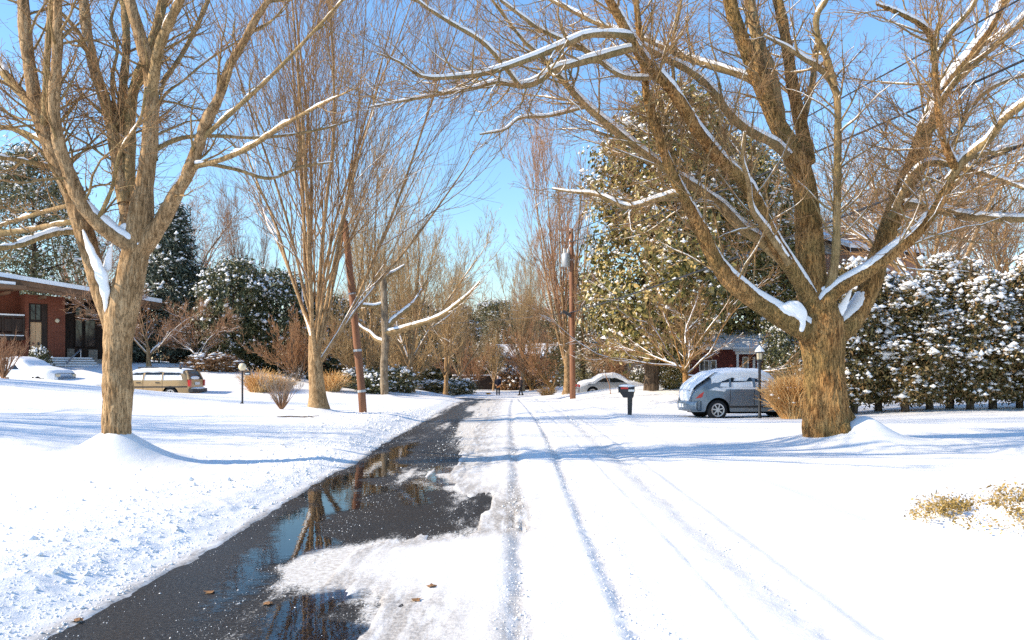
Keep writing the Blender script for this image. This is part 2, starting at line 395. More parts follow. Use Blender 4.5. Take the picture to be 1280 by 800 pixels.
ys_ = [-300, -150, -80, -40, -20, -10, -5, -2, 0, 1.5, 2.5, 3.2]
y = 3.4
while y < 110: ys_.append(y); y *= 1.0066
ys_ += [115, 122, 132, 145, 165, 190, 230, 290, 380, 520, 750]
xs_ = axis([(-6.2, .05), (-3.4, .032), (2.6, .06), (4.6, .14), (9, 1)])
xl = [-6.2]; s = .06
while xl[-1] > -45: s *= 1.035; xl.append(xl[-1] - s)
xl += [-55, -70, -90, -120, -170, -250, -400, -700]
xr = [float(xs_[-1])] ; s = .15
while xr[-1] < 45: s *= 1.04; xr.append(xr[-1] + s)
xr += [55, 70, 90, 120, 170, 250, 400, 700]
xs_ = np.r_[np.array(xl[1:])[::-1], xs_, np.array(xr[1:])]
link('snowy_ground', sheet_mesh('snowy_ground', xs_, np.array(ys_), sheet, ('dirt_rut_shade', 'rough')), 'ground_snow', kind='structure')

# the carriageway itself, a slab that follows the bend
def road_sheet(U, Y):
    x = road_x(Y) + U * np.sqrt(1 + road_slope(Y) ** 2); d = U
    e = edge_right(Y) + .35 * fbm(x * 1.2, Y * .55, 4, 31) + 1.3 * fbm(x * 7, Y * .38, 4, 77)
    e0 = edge_right(Y) + .3 * fbm(x * .8, Y * .4, 3, 31)
    sl = .46 * np.exp(-np.maximum(e0 - d - .05, 0) / .42) + .12 * fbm(x * 2.5, Y * .35, 4, 12) * 2 + .26 * np.exp(-((d + 1.72 - .03 * (Y - 6)) / .17) ** 2) * (1 - smooth(9, 16, Y)) + .16 * np.exp(-((d + 2.72) / .16) ** 2)
    sl = sl + .2 * smooth(10, 24, Y) - .06 + .62 * fbm(x * 3, Y * .22, 4, 44)
    wet = np.clip(.5 + 1.6 * fbm(x * .7, Y * .3, 3, 8) + .5 * np.exp(-((d + 2.2) / .5) ** 2), 0, 1)
    return np.zeros_like(U), np.clip(sl, -.3, 1), wet
ux = axis([(-3.8, .2), (-3.0, .05), (.6, .3), (3.4, 1)]); uy = []; y = -12.0
while y < 96: uy.append(y); y += max(.06, y * .012)
uy = np.array(uy); U, Y = np.meshgrid(ux, uy); _, sl, wet = road_sheet(U, Y)
V = np.stack([road_x(Y) + U * np.sqrt(1 + road_slope(Y) ** 2), Y - U * road_slope(Y) / np.sqrt(1 + road_slope(Y) ** 2) * 0, road_z(Y)], -1).reshape(-1, 3)
nx = len(ux); i = (np.arange(len(uy) - 1) * nx)[:, None] + np.arange(nx - 1)[None]
me = np_mesh('road', V, np.stack([i, i + 1, i + nx + 1, i + nx], -1).reshape(-1, 4))
for a, dta in (('slush', sl), ('wet', wet)):
    at = me.attributes.new(a, 'FLOAT', 'POINT'); at.data.foreach_set('value', dta.astype(np.float32).ravel())
link('road', me, 'asphalt', kind='structure')

# meltwater standing along the left gutter
def puddle(label, y0, y1, xc, half, seed):
    ys2 = np.linspace(y0, y1, 90); n_ = 9; V = []
    t = (ys2 - y0) / (y1 - y0); env = np.sin(np.pi * np.clip(t, 0, 1)) ** .5
    l_ = np.interp(t, np.linspace(0, 1, len(xc)), xc) - half * env * (1 + 1.2 * fbm(ys2 * 1.6, ys2 * 0, 4, seed))
    r_ = np.interp(t, np.linspace(0, 1, len(xc)), xc) + half * env * (1 + 2.6 * fbm(ys2 * 1.9, ys2 * 0 + 5, 5, seed + 3))
    for k in range(90):
        for j in range(n_): V.append((l_[k] + (r_[k] - l_[k]) * j / (n_ - 1), ys2[k], road_z(ys2[k]) + .004))
    i = (np.arange(89) * n_)[:, None] + np.arange(n_ - 1)[None]
    o = link('puddle', np_mesh('puddle', V, np.stack([i, i + 1, i + n_ + 1, i + n_], -1).reshape(-1, 4)), 'meltwater', kind='structure')
    tt = np.minimum(np.linspace(0, 2, n_), np.linspace(2, 0, n_))[None] * np.minimum(1, 5 * np.minimum(t, 1 - t))[:, None]
    at = o.data.attributes.new('edge', 'FLOAT', 'POINT'); at.data.foreach_set('value', tt.astype(np.float32).ravel()); return o
puddle('', 4.6, 18.5, [-2.0, -2.1, -2.2, -2.2, -2.15], .52, 3)
puddle('', 3.9, 6.0, [-1.25, -1.3], .5, 8)
puddle('', 9.0, 13.5, [-1.1, -1.2], .35, 12)

# crumbs of slush lying on the bare asphalt
def rocks(n, xy_fn, size, seed, rng_y):
    rng = np.random.default_rng(seed); x, y = xy_fn(rng, n); s = size * rng.lognormal(0, .55, n) * (.6 + .05 * np.clip(y, 0, 20))
    oc = np.array([(1, 0, 0), (0, 1, 0), (-1, 0, 0), (0, -1, 0), (0, 0, .7), (0, 0, -.5)], float)
    V = oc[None] * s[:, None, None] * rng.uniform(.6, 1.3, (n, 6, 1)) * rng.uniform(.6, 1.3, (n, 1, 3))
    a = rng.uniform(0, 6.28, n); c_, s_ = np.cos(a)[:, None], np.sin(a)[:, None]
    V = np.stack([V[..., 0] * c_ - V[..., 1] * s_, V[..., 0] * s_ + V[..., 1] * c_, V[..., 2]], -1)
    V += np.stack([x, y, road_z(y) + s * .18], -1)[:, None]
    t = np.array([(0, 1, 4), (1, 2, 4), (2, 3, 4), (3, 0, 4), (1, 0, 5), (2, 1, 5), (3, 2, 5), (0, 3, 5)])
    return V.reshape(-1, 3), (t[None] + (np.arange(n) * 6)[:, None, None]).reshape(-1, 3)
def crumbs_xy(rng, n):
    y = 4.2 + 20 * rng.random(n) ** 1.6; k = rng.random(n)
    x = np.where(k < .5, -1.85 + .035 * (y - 5) + rng.normal(0, .2, n), np.where(k < .86, edge_right(y) - np.abs(rng.normal(0, .3, n)), rng.uniform(-2.6, -.8, n)))
    x = np.where(k > .9, -2.62 + rng.normal(0, .06, n), x)
    return np.clip(x, -2.75, -.3), y
V, T_ = rocks(5500, crumbs_xy, .0028, 4, None)
tag(link('slush_crumbs', np_mesh('slush_crumbs', V, T_, False), 'snow', kind='stuff'), 'small crumbs of slush scattered over the wet black asphalt', 'slush')

# crumbs thrown onto the left verge and kicked up along the wheel ruts
def on_sheet(name, label, n, xy_fn, size, seed):
    rng = np.random.default_rng(seed); x, y = xy_fn(rng, n); kp = fbm(x * 1.1, y * .8, 3, seed) + .25 * rng.normal(size=n) * .5 > -.03; x, y = x[kp], y[kp]; n = len(x); z = sheet(x, y)[0]; s = size * rng.lognormal(0, .5, n) * (.7 + .03 * np.clip(y, 0, 25))
    oc = np.array([(1, 0, 0), (0, 1, 0), (-1, 0, 0), (0, -1, 0), (0, 0, .8), (0, 0, -.6)], float)
    V = oc[None] * s[:, None, None] * rng.uniform(.6, 1.3, (n, 6, 1)) * rng.uniform(.6, 1.4, (n, 1, 3)); a = rng.uniform(0, 6.28, n); c_, s_ = np.cos(a)[:, None], np.sin(a)[:, None]
    V = np.stack([V[..., 0] * c_ - V[..., 1] * s_, V[..., 0] * s_ + V[..., 1] * c_, V[..., 2]], -1) + np.stack([x, y, z + s * .2], -1)[:, None]
    t = np.array([(0, 1, 4), (1, 2, 4), (2, 3, 4), (3, 0, 4), (1, 0, 5), (2, 1, 5), (3, 2, 5), (0, 3, 5)])
    tag(link(name, np_mesh(name, V.reshape(-1, 3), (t[None] + (np.arange(n) * 6)[:, None, None]).reshape(-1, 3), False), 'snow', kind='stuff'), label, 'snow')
on_sheet('verge_crumbs', 'crumbs of ploughed snow strewn over the left verge', 16000, lambda r, n: (-2.75 - np.abs(r.normal(0, 1.1, n)), 4.2 + 26 * r.random(n) ** 1.5), .0085, 21)
on_sheet('rut_crumbs', 'crumbs of snow kicked up along the wheel ruts', 9000, lambda r, n: (np.choose(r.integers(0, 4, n), [.04, .8, .8, 1.9]) + r.normal(0, .085, n), 4.2 + 24 * r.random(n) ** 1.8), .0055, 22)
# ------------------------------------------------------------------ growing trees
def grow(rng, P, R, N, t0, t1, ang, angv, lfrac, npts, rr, up=.1, wander=.12, rmin=.004, lmin=.2, lmax=99, taper=.8, shrink=.55):
    """N children along the parent polylines (longer parents bear more)"""
    L = np.linalg.norm(np.diff(P, axis=1), axis=2).sum(1); i = rng.choice(len(P), N, p=L / L.sum())
    t = rng.uniform(t0, t1, N); n = P.shape[1]; s = t * (n - 1); k = np.minimum(s.astype(int), n - 2); f = (s - k)[:, None]
    pos = P[i, k] * (1 - f) + P[i, k + 1] * f; T = nrm(P[i, k + 1] - P[i, k]); r = R[i, k] * (1 - f[:, 0]) + R[i, k + 1] * f[:, 0]
    side = nrm(np.cross(T, nrm(rng.normal(size=(N, 3))))); a = np.radians(ang + angv * rng.normal(size=N))[:, None]
    d = nrm(T * np.cos(a) + side * np.sin(a)); ln = np.clip(L[i] * lfrac * (1 - shrink * t) * rng.uniform(.6, 1.3, N), lmin, lmax)
    st = (ln / (npts - 1))[:, None]; Q = np.empty((N, npts, 3)); Q[:, 0] = pos
    for j in range(1, npts):
        d = nrm(d + wander * rng.normal(size=(N, 3)) + np.array([0, 0, up])); Q[:, j] = Q[:, j - 1] + d * st
    r0 = np.maximum(r * rr, rmin); u = np.linspace(0, 1, npts)[None]
    return Q, np.maximum(r0[:, None] * (1 - u) ** taper, rmin * .8)

def snow_strip(rng, P, R, cover=.6, thick=1.0, hmin=.004):
    """a ridge of snow lying along the upper side of each polyline"""
    N, n, _ = P.shape; T = frames(P); up = np.array([0, 0, 1.]); U = nrm(up - T[..., 2:3] * T); S = np.cross(T, U)
    hor = np.sqrt(np.maximum(1 - T[..., 2] ** 2, 0)); ph = rng.uniform(0, 50, (N, 1)); s = np.arange(n)[None] * rng.uniform(.5, .9, (N, 1))
    nz = vnoise(s + ph, ph * 3 + s * 0, 5) * .65 + vnoise(s * 2.7 + ph, ph * 2 + s * 0, 6) * .35
    h = thick * np.minimum(R * 1.0, .045 + .12 * R) * smooth(.42, .8, hor) * smooth(1 - cover - .12, 1 - cover + .18, nz)
    an = np.radians([-68, -36, 0, 36, 68]); fh = np.array([-.25, .75, 1.0, .75, -.25]); base = np.array([.93, 1, 1, 1, .93])
    rad = R[..., None] * base + h[..., None] * fh
    V = P[:, :, None] + rad[..., None] * (np.sin(an)[:, None] * S[:, :, None] + np.cos(an)[:, None] * U[:, :, None])
    k = 5; i = (np.arange(N) * n * k)[:, None, None] + (np.arange(n - 1) * k)[None, :, None] + np.arange(k - 1)[None, None]
    Q = np.stack([i, i + 1, i + k + 1, i + k], -1); keep = ((h[:, :-1] > hmin) | (h[:, 1:] > hmin))[:, :, None] & np.ones((1, 1, k - 1), bool)
    Q = Q[keep]; V = V.reshape(-1, 3)
    used = np.unique(Q); m_ = np.zeros(len(V), np.int32); m_[used] = np.arange(len(used)); return V[used], m_[Q]

def merge(parts):
    V, Fc, b = [], [], 0
    for v, f in parts:
        if len(f) == 0: continue
        V.append(v); Fc.append(f + b); b += len(v)
    return np.concatenate(V), np.concatenate(Fc)

def voxel(parts_mb, size, name='tmp', smooth_it=3):
    """closed overlapping solids -> one continuous skin"""
    me = bpy.data.meshes.new(name); me.from_pydata(parts_mb.v, [], parts_mb.f); me.update()
    o = bpy.data.objects.new(name, me); col.objects.link(o)
    md = o.modifiers.new('r', 'REMESH'); md.mode = 'VOXEL'; md.voxel_size = size
    if smooth_it: sm = o.modifiers.new('s', 'SMOOTH'); sm.iterations = smooth_it; sm.factor = .5
    dg = bpy.context.evaluated_depsgraph_get(); out = bpy.data.meshes.new_from_object(o.evaluated_get(dg))
    bpy.data.objects.remove(o); bpy.data.meshes.remove(me); out.name = name
    out.polygons.foreach_set('use_smooth', np.ones(len(out.polygons), bool)); out.materials.clear(); return out

def traced(limbs, d0, n, base):
    """limb rows: (kind, depth offset at start, at end, [(px, py, width px)...]) -> polylines relative to base"""
    out = []
    for kind, o0, o1, pts in limbs:
        k = len(pts); rows = []
        for i, (px, py, w) in enumerate(pts):
            u = i / (k - 1); d = d0 + o0 + (o1 - o0) * u ** 1.2; p = W(px, py, d) - base; rows.append((*p, w * d / F / 2 * (.88 if kind == 'main' else .95)))
        out.append((kind, resample(rows, n)))
    return out

# ---- the near tree on the left verge
LD = 12.9; lbx, lby = -6.42, 12.9; lbase = np.array([lbx, lby, gz(lbx, lby) - .62])
left_limbs = [
 ('main', 0, 0, [(146, 600, 54), (147, 565, 43), (147, 530, 38), (147, 480, 37), (147, 440, 39), (150, 405, 41), (158, 365, 41), (167, 330, 39), (173, 295, 37), (177, 262, 32), (180, 235, 27), (187, 187, 22), (189, 140, 20), (188, 94, 19), (180, 62, 18), (169, 25, 17), (160, -6, 16), (150, -50, 14), (146, -100, 9)]),
 ('main', 0, .5, [(146, 428, 22), (134, 385, 27), (121, 346, 27), (108, 300, 27), (92, 250, 25), (74, 208, 24), (59, 172, 22), (46, 135, 19), (39, 94, 18), (32, 47, 17), (29, 0, 16), (22, -60, 12), (12, -120, 6)]),
 ('main', -.1, -.9, [(170, 312, 24), (152, 300, 22), (128, 283, 21), (104, 256, 20), (86, 216, 18), (74, 180, 17), (67, 131, 16), (71, 78, 14), (72, 20, 13), (74, -30, 11), (80, -90, 6)]),
 ('main', 0, -.8, [(170, 318, 26), (188, 298, 25), (204, 274, 22), (218, 246, 20), (237, 213, 18), (250, 175, 16), (259, 150, 15), (275, 119, 14), (287, 81, 12), (303, 56, 11), (319, 25, 10), (338, -5, 9), (362, -60, 5)]),
 ('main', .1, 1.1, [(164, 305, 22), (157, 260, 20), (146, 195, 18), (134, 134, 16), (118, 87, 15), (108, 37, 14), (105, 0, 13), (98, -60, 8)]),
 ('limb', .2, .9, [(158, 285, 17), (161, 240, 15), (163, 190, 14), (164, 130, 14), (174, 92, 13), (188, 60, 13), (200, 19, 12), (206, -20, 10), (212, -70, 6)]),
 ('limb', .15, 1.9, [(155, 255, 13), (152, 184, 11), (153, 119, 11), (158, 62, 10), (156, 15, 10), (150, -40, 7)]),
 ('limb', 0, -.9, [(189, 120, 15), (194, 87, 14), (200, 56, 13), (216, 19, 12), (228, -6, 11), (250, -60, 7)]),
 ('limb', .2, 1.4, [(54, 168, 13), (38, 130, 13), (16, 105, 12), (0, 84, 12), (-25, 45, 9)]),
 ('limb', .2, -.7, [(54, 160, 9), (57, 130, 9), (58, 94, 8), (62, 31, 8), (66, -10, 6)]),
 ('limb', -.23, -2.2, [(240, 209, 8), (275, 200, 7), (312, 184, 7), (350, 159, 6), (397, 133, 4), (440, 112, 2)]),
 ('limb', -.3, .9, [(262, 205, 5), (300, 213, 5), (337, 223, 4.5), (375, 209, 4), (415, 203, 2)]),
 ('limb', -.28, -1.6, [(250, 175, 7), (297, 134, 6), (344, 90, 5), (400, 31, 4), (432, -5, 3)]),
 ('limb', .0, 2.0, [(189, 190, 7), (225, 173, 6), (269, 170, 5), (330, 172, 4), (400, 162, 3), (440, 150, 1.5)]),
 ('limb', .1, 1.6, [(190, 130, 8), (204, 102, 7), (225, 72, 6), (247, 31, 6), (262, -5, 5)]),
 ('limb', .2, 1.2, [(62, 180, 7), (40, 170, 7), (19, 162, 6), (-5, 157, 6), (-40, 150, 3)]),
 ('limb', .18, -.9, [(74, 208, 7), (53, 206, 7), (25, 200, 6), (-5, 196, 6), (-40, 190, 3)]),
 ('limb', .2, -1.2, [(104, 290, 9), (78, 290, 8.5), (50, 297, 8), (25, 306, 8), (-5, 310, 7), (-50, 312, 4)]),
 ('limb', .2, .9, [(100, 276, 8), (72, 280, 7.5), (35, 287, 7), (-5, 291, 7), (-45, 288, 4)]),
 ('limb', .2, 1.9, [(94, 255, 6), (65, 262, 6), (30, 272, 5), (-8, 284, 4)]),
 ('limb', -.25, -1.4, [(122, 276, 6), (140, 235, 5), (150, 190, 4.5), (175, 150, 4), (182, 110, 3)]),
 ('limb', .45, .9, [(152, 190, 6), (146, 150, 5), (140, 100, 5), (147, 60, 4), (138, 30, 4), (150, -10, 3)]),
 ('limb', .6, -.4, [(112, 70, 5), (98, 40, 5), (70, 10, 4), (40, -12, 3)]),
 ('limb', 0, 1.2, [(195, 200, 5), (190, 160, 4), (205, 120, 4), (230, 100, 3), (260, 75, 3), (300, 50, 2)]),
]
def near_tree(root, limbs, d0, base, seed, mats, vox, n1, n2, n3, snow_cover, rmin, extra_snow=(), roots=None):
    rng = np.random.default_rng(seed); n = 26; tr = traced(limbs, d0, n, base); mb = MB()
    for kind, a in tr:
        if kind == 'main':
            w = 1 + .06 * np.sin(np.arange(n) * 1.7 + rng.uniform(0, 6)); mb.tube(a[:, :3], a[:, 3] * w, 14)
    if roots:
        for r_ in roots: mb.tube(np.array(r_)[:, :3], np.array(r_)[:, 3], 10)
    tm = voxel(mb, vox, 'trunk', 2)
    co = np.empty(len(tm.vertices) * 3, np.float32); tm.vertices.foreach_get('co', co); co = co.reshape(-1, 3).astype(float)
    no = np.empty(len(tm.vertices) * 3, np.float32); tm.vertices.foreach_get('normal', no); no = no.reshape(-1, 3)
    ang = np.arctan2(co[:, 1], co[:, 0]); low = 1 - smooth(1.6, 3.2, co[:, 2])
    rid = np.abs(fbm(co[:, 0] * 9 + co[:, 1] * 7, co[:, 2] * 1.5 + (co[:, 0] - co[:, 1]) * 2, 4, seed + 9)) + .5 * np.abs(fbm(co[:, 0] * 21 - co[:, 1] * 17, co[:, 2] * 3.5, 3, seed + 19))
    dsp = (.06 * low + .03) * (rid - .1) * min(1, .03 / vox) + .022 * fbm(co[:, 0] * 5 + co[:, 2] * 1.1, co[:, 1] * 5 - co[:, 2] * .7, 4, seed) + low * .022 * fbm(ang * 5, co[:, 2] * .9, 3, seed + 4)
    tm.vertices.foreach_set('co', (co + no * dsp[:, None]).astype(np.float32).ravel()); tm.update()
    link('trunk', tm, mats[0], root)
    for kind, a in tr:
        if kind == 'limb':
            rr = a[:, 3] * (1 + .08 * np.sin(np.arange(n) * 2.1 + rng.uniform(0, 6))); rr[0] *= 1.25
            V, Q = tubes(a[None, :, :3], rr[None], 9); link('limb', np_mesh('limb', V, Q), mats[1], root)
    P = np.stack([a[:, :3] for _, a in tr]); R = np.stack([a[:, 3] for _, a in tr])
    # bearing wood: keep the lower trunk clean
    PB = P.copy(); RB = R.copy()
    PB[0] = P[0][-13:].repeat(2, 0)[:n] + np.linspace(0, .001, n)[:, None]; RB[0] = R[0][-13:].repeat(2)[:n]
    RB = np.minimum(RB, .055)
    a1, b1 = grow(rng, PB, RB, n1, .2, 1, 46, 16, .38, 9, .42, .05, .13, rmin * 1.5, .6, 2.8)
    a2, b2 = grow(rng, a1, b1, n2, .15, 1, 44, 16, .5, 7, .6, .05, .16, rmin, .3, 1.3)
    a3, b3 = grow(rng, a2, b2, n3, .2, 1, 42, 16, .6, 5, .7, .06, .16, rmin * .8, .14, .7)
    link('branches', np_mesh('branches', *tubes(a1, b1, 5)), mats[1], root, 'stuff')
    link('twigs', np_mesh('twigs', *merge([tubes(a2, b2, 3), tubes(a3, b3, 3)])), mats[2], root, 'stuff')
    sn = [snow_strip(rng, P[1:], R[1:], snow_cover, 1.25), snow_strip(rng, a1, b1, snow_cover * .5, 1.0, .003)]
    link('snow', np_mesh('snow', *merge(sn)), 'snow_cap', root, 'stuff')
    for pts, off in extra_snow:
        rows = []
        for (px, py, w) in pts: p = W(px, py, d0 + off) - base; rows.append((*p, w * d0 / F / 2))
        a = resample(rows, 40); lum = MB()
        for i_ in range(40): lum.ball(a[i_, :3], (a[i_, 3] * (1 + .12 * math.sin(i_ * .9)), a[i_, 3] * .5, a[i_, 3] * .95), 10, 8)
        link('snow_pad', voxel(lum, .014, 'snow_pad', 6), 'snow_cap', root)
    return root
t = thing('maple_tree', 'big bare tree with tan trunk on the left verge, base in a snow mound', 'tree', lbase)
near_tree(t, left_limbs, LD, lbase, 11, ('bark_tan', 'bark_limb', 'twig_tan'), .016, 270, 1500, 4200, .34, .0042,
          extra_snow=[([(104, 288, 4), (110, 305, 9), (120, 328, 13), (127, 345, 16), (131, 362, 13), (132, 380, 7), (131, 390, 3)], -.19),
                      ([(140, 305, 3), (137, 318, 8), (134, 335, 12)], -.1), ([(150, 284, 5), (158, 284, 12), (164, 290, 10)], -.12), ([(186, 290, 6), (191, 285, 9), (196, 280, 5)], -.1)])

# ---- the great tree on the right verge
RD = 16.6; rbx, rby = 6.72, 16.7; rbase = np.array([rbx, rby, gz(rbx, rby) - .32])
right_limbs = [
 ('main', 0, .1, [(1032, 575, 84), (1033, 548, 66), (1032, 515, 59), (1031, 470, 57), (1028, 430, 60), (1024, 400, 60), (1019, 370, 50), (1014, 345, 42), (1011, 290, 37), (1006, 240, 35), (1000, 212, 33), (988, 186, 29), (968, 148, 25), (952, 108, 22), (935, 66, 21), (919, 26, 19), (911, -5, 18), (896, -60, 14), (885, -120, 8)]),
 ('main', -.1, -2.0, [(1024, 425, 34), (1004, 412, 32), (973, 394, 28), (941, 374, 26), (909, 347, 24), (891, 320, 21), (873, 281, 19), (860, 257, 17), (848, 234, 15), (838, 212, 14), (825, 175, 13), (812, 137, 12), (806, 100, 10), (800, 47, 9), (795, 0, 8), (788, -50, 5)]),
 ('main', -.2, -2.6, [(1018, 385, 26), (1000, 352, 23), (984, 328, 21), (970, 305, 20), (955, 276, 20), (941, 245, 19), (926, 222, 17), (900, 200, 17), (884, 180, 17), (869, 160, 17), (853, 131, 16), (831, 103, 15), (806, 78, 15), (791, 53, 14), (775, 25, 13), (760, -3, 12), (742, -45, 8)]),
 ('main', .1, 1.6, [(1038, 420, 34), (1058, 408, 32), (1076, 384, 30), (1090, 348, 29), (1104, 304, 27), (1121, 259, 26), (1139, 214, 25), (1150, 185, 23), (1160, 152, 22), (1176, 118, 20), (1198, 86, 18), (1221, 58, 16), (1237, 33, 15), (1254, 0, 14), (1280, -50, 9)]),
 ('main', -.25, -2.4, [(1024, 388, 24), (1036, 372, 21), (1056, 356, 19), (1085, 340, 18), (1121, 312, 17), (1148, 290, 16), (1168, 262, 15), (1184, 236, 14), (1196, 212, 13), (1188, 198, 11), (1176, 164, 10), (1173, 131, 9), (1168, 92, 9), (1168, 52, 8), (1149, 30, 7), (1122, 16, 6), (1095, 5, 4)]),
 ('main', .2, 1.4, [(1010, 205, 22), (1003, 165, 19), (991, 108, 17), (985, 66, 16), (978, 26, 15), (971, -5, 14), (962, -60, 9)]),
 ('limb', -.2, -1.2, [(1003, 356, 17), (975, 322, 16), (950, 300, 15), (927, 285, 14), (900, 256, 13), (878, 240, 12), (844, 219, 11), (812, 197, 10), (781, 173, 10), (734, 134, 9), (700, 97, 8), (681, 75, 6), (656, 53, 5), (634, 25, 4), (615, 0, 3)]),
 ('limb', .1, 1.2, [(978, 172, 17), (964, 95, 17), (949, 56, 16), (940, 20, 15), (936, -12, 13), (930, -60, 8)]),
 ('limb', -.1, -.9, [(984, 196, 12), (968, 180, 12), (942, 167, 12), (916, 148, 12), (896, 121, 11), (876, 100, 10), (858, 87, 9), (830, 72, 8), (800, 56, 6), (770, 40, 4)]),
 ('limb', .1, 1.4, [(955, 114, 10), (935, 98, 9), (903, 87, 9), (870, 77, 8), (844, 66, 7), (800, 48, 6), (750, 31, 6), (719, 16, 5), (684, -2, 4)]),
 ('limb', -2.0, -3.2, [(802, 62, 9), (790, 61, 9), (770, 66, 9), (745, 73, 9), (716, 81, 8.5), (692, 88, 8), (672, 103, 8), (647, 108, 7), (625, 103, 6), (590, 111, 5), (550, 118, 4), (500, 127, 3), (462, 134, 1.5)]),
 ('limb', -2.15, -4.0, [(789, 47, 9), (776, 44, 9), (737, 44, 8), (709, 55, 7.5), (675, 69, 7), (634, 84, 6.5), (594, 94, 6), (531, 97, 4), (500, 78, 3), (470, 66, 1.5)]),
 ('limb', -2.7, -3.4, [(650, 109, 6), (631, 84, 6), (603, 53, 5.5), (562, 28, 5), (528, 6, 4), (505, -15, 3)]),
 ('limb', -1.7, -2.6, [(822, 97, 6), (795, 98, 6), (770, 92, 6), (731, 62, 6), (703, 50, 5.5), (675, 37, 5), (650, 19, 4.5), (625, 0, 4)]),
 ('limb', -.7, -1.7, [(732, 134, 4), (687, 145, 4), (650, 148, 3.5), (631, 162, 3), (600, 168, 2)]),
 ('limb', -1.0, -.6, [(853, 240, 7), (822, 249, 6.5), (785, 259, 6), (747, 244, 5), (714, 240, 3), (690, 236, 2)]),
 ('limb', -1.0, -.4, [(846, 236, 7), (842, 200, 6), (830, 160, 6), (842, 110, 5), (840, 60, 5), (850, 10, 4), (856, -40, 3)]),
 ('limb', -.3, -1.2, [(1032, 378, 13), (1041, 345, 12), (1045, 310, 11), (1046, 267, 10), (1047, 209, 10), (1047, 131, 9), (1042, 108, 9), (1026, 86, 8), (1003, 73, 6), (985, 60, 5), (955, 45, 3)]),
 ('limb', -.9, -1.2, [(1043, 108, 9), (1040, 95, 9), (1031, 66, 9), (1022, 46, 8), (1021, 20, 8), (1035, -5, 7), (1045, -45, 4)]),
 ('limb', .4, .8, [(1003, 160, 9), (1009, 130, 9), (1016, 100, 8), (1018, 79, 8), (1022, 50, 7)]),
 ('limb', 1.1, 2.6, [(1184, 110, 12), (1205, 90, 12), (1230, 66, 12), (1260, 42, 11), (1290, 15, 10), (1330, -20, 6)]),
 ('limb', -1.1, -2.8, [(1186, 226, 10), (1208, 197, 10), (1237, 174, 9), (1254, 151, 9), (1285, 126, 8), (1330, 96, 4)]),
 ('limb', .55, -.6, [(1116, 262, 11), (1135, 256, 11), (1175, 263, 10.5), (1216, 272, 10), (1279, 274, 9), (1330, 266, 6)]),
 ('limb', .45, -1.5, [(1108, 284, 10), (1124, 250, 9), (1142, 218, 9), (1165, 203, 8), (1195, 208, 8), (1237, 220, 6), (1285, 238, 4)]),
 ('limb', -1.2, -.2, [(1193, 216, 8), (1215, 196, 7), (1245, 190, 7), (1290, 178, 5)]),
 ('limb', -.5, -2.2, [(986, 330, 9), (960, 290, 8), (940, 262, 7), (936, 230, 6), (928, 200, 5), (931, 165, 3)]),
 ('limb', .75, 2.0, [(1150, 185, 9), (1172, 205, 8), (1200, 160, 7), (1225, 120, 7), (1262, 100, 5), (1300, 90, 3)]),
 ('limb', -1.85, -3.2, [(1169, 75, 6), (1190, 40, 6), (1215, 10, 5), (1230, -25, 4)]),
]
rt = [[(0, 0, .75, .26), (-.35, -.15, .3, .16), (-.55, -.3, -.1, .1)], [(0, 0, .75, .26), (.35, -.1, .3, .17), (.6, -.2, -.1, .1)], [(0, 0, .8, .26), (.05, -.4, .3, .16), (.1, -.65, -.1, .1)]]
t = thing('maple_tree', 'massive spreading bare tree with thick orange trunk in front of the hedge', 'tree', rbase)
near_tree(t, right_limbs, RD, rbase, 23, ('bark_orange', 'bark_limb', 'twig_tan'), .02, 640, 4200, 11500, .78, .005, roots=rt,
          extra_snow=[([(945, 372, 6), (962, 382, 12), (980, 388, 19), (994, 386, 22), (1001, 396, 15), (1002, 412, 7)], -.4),
                      ([(1064, 360, 4), (1060, 370, 7), (1055, 380, 10), (1050, 389, 12), (1046, 396, 8), (1043, 400, 4)], -.2), ([(1024, 362, 6), (1032, 363, 12), (1040, 358, 9)], -.28)])

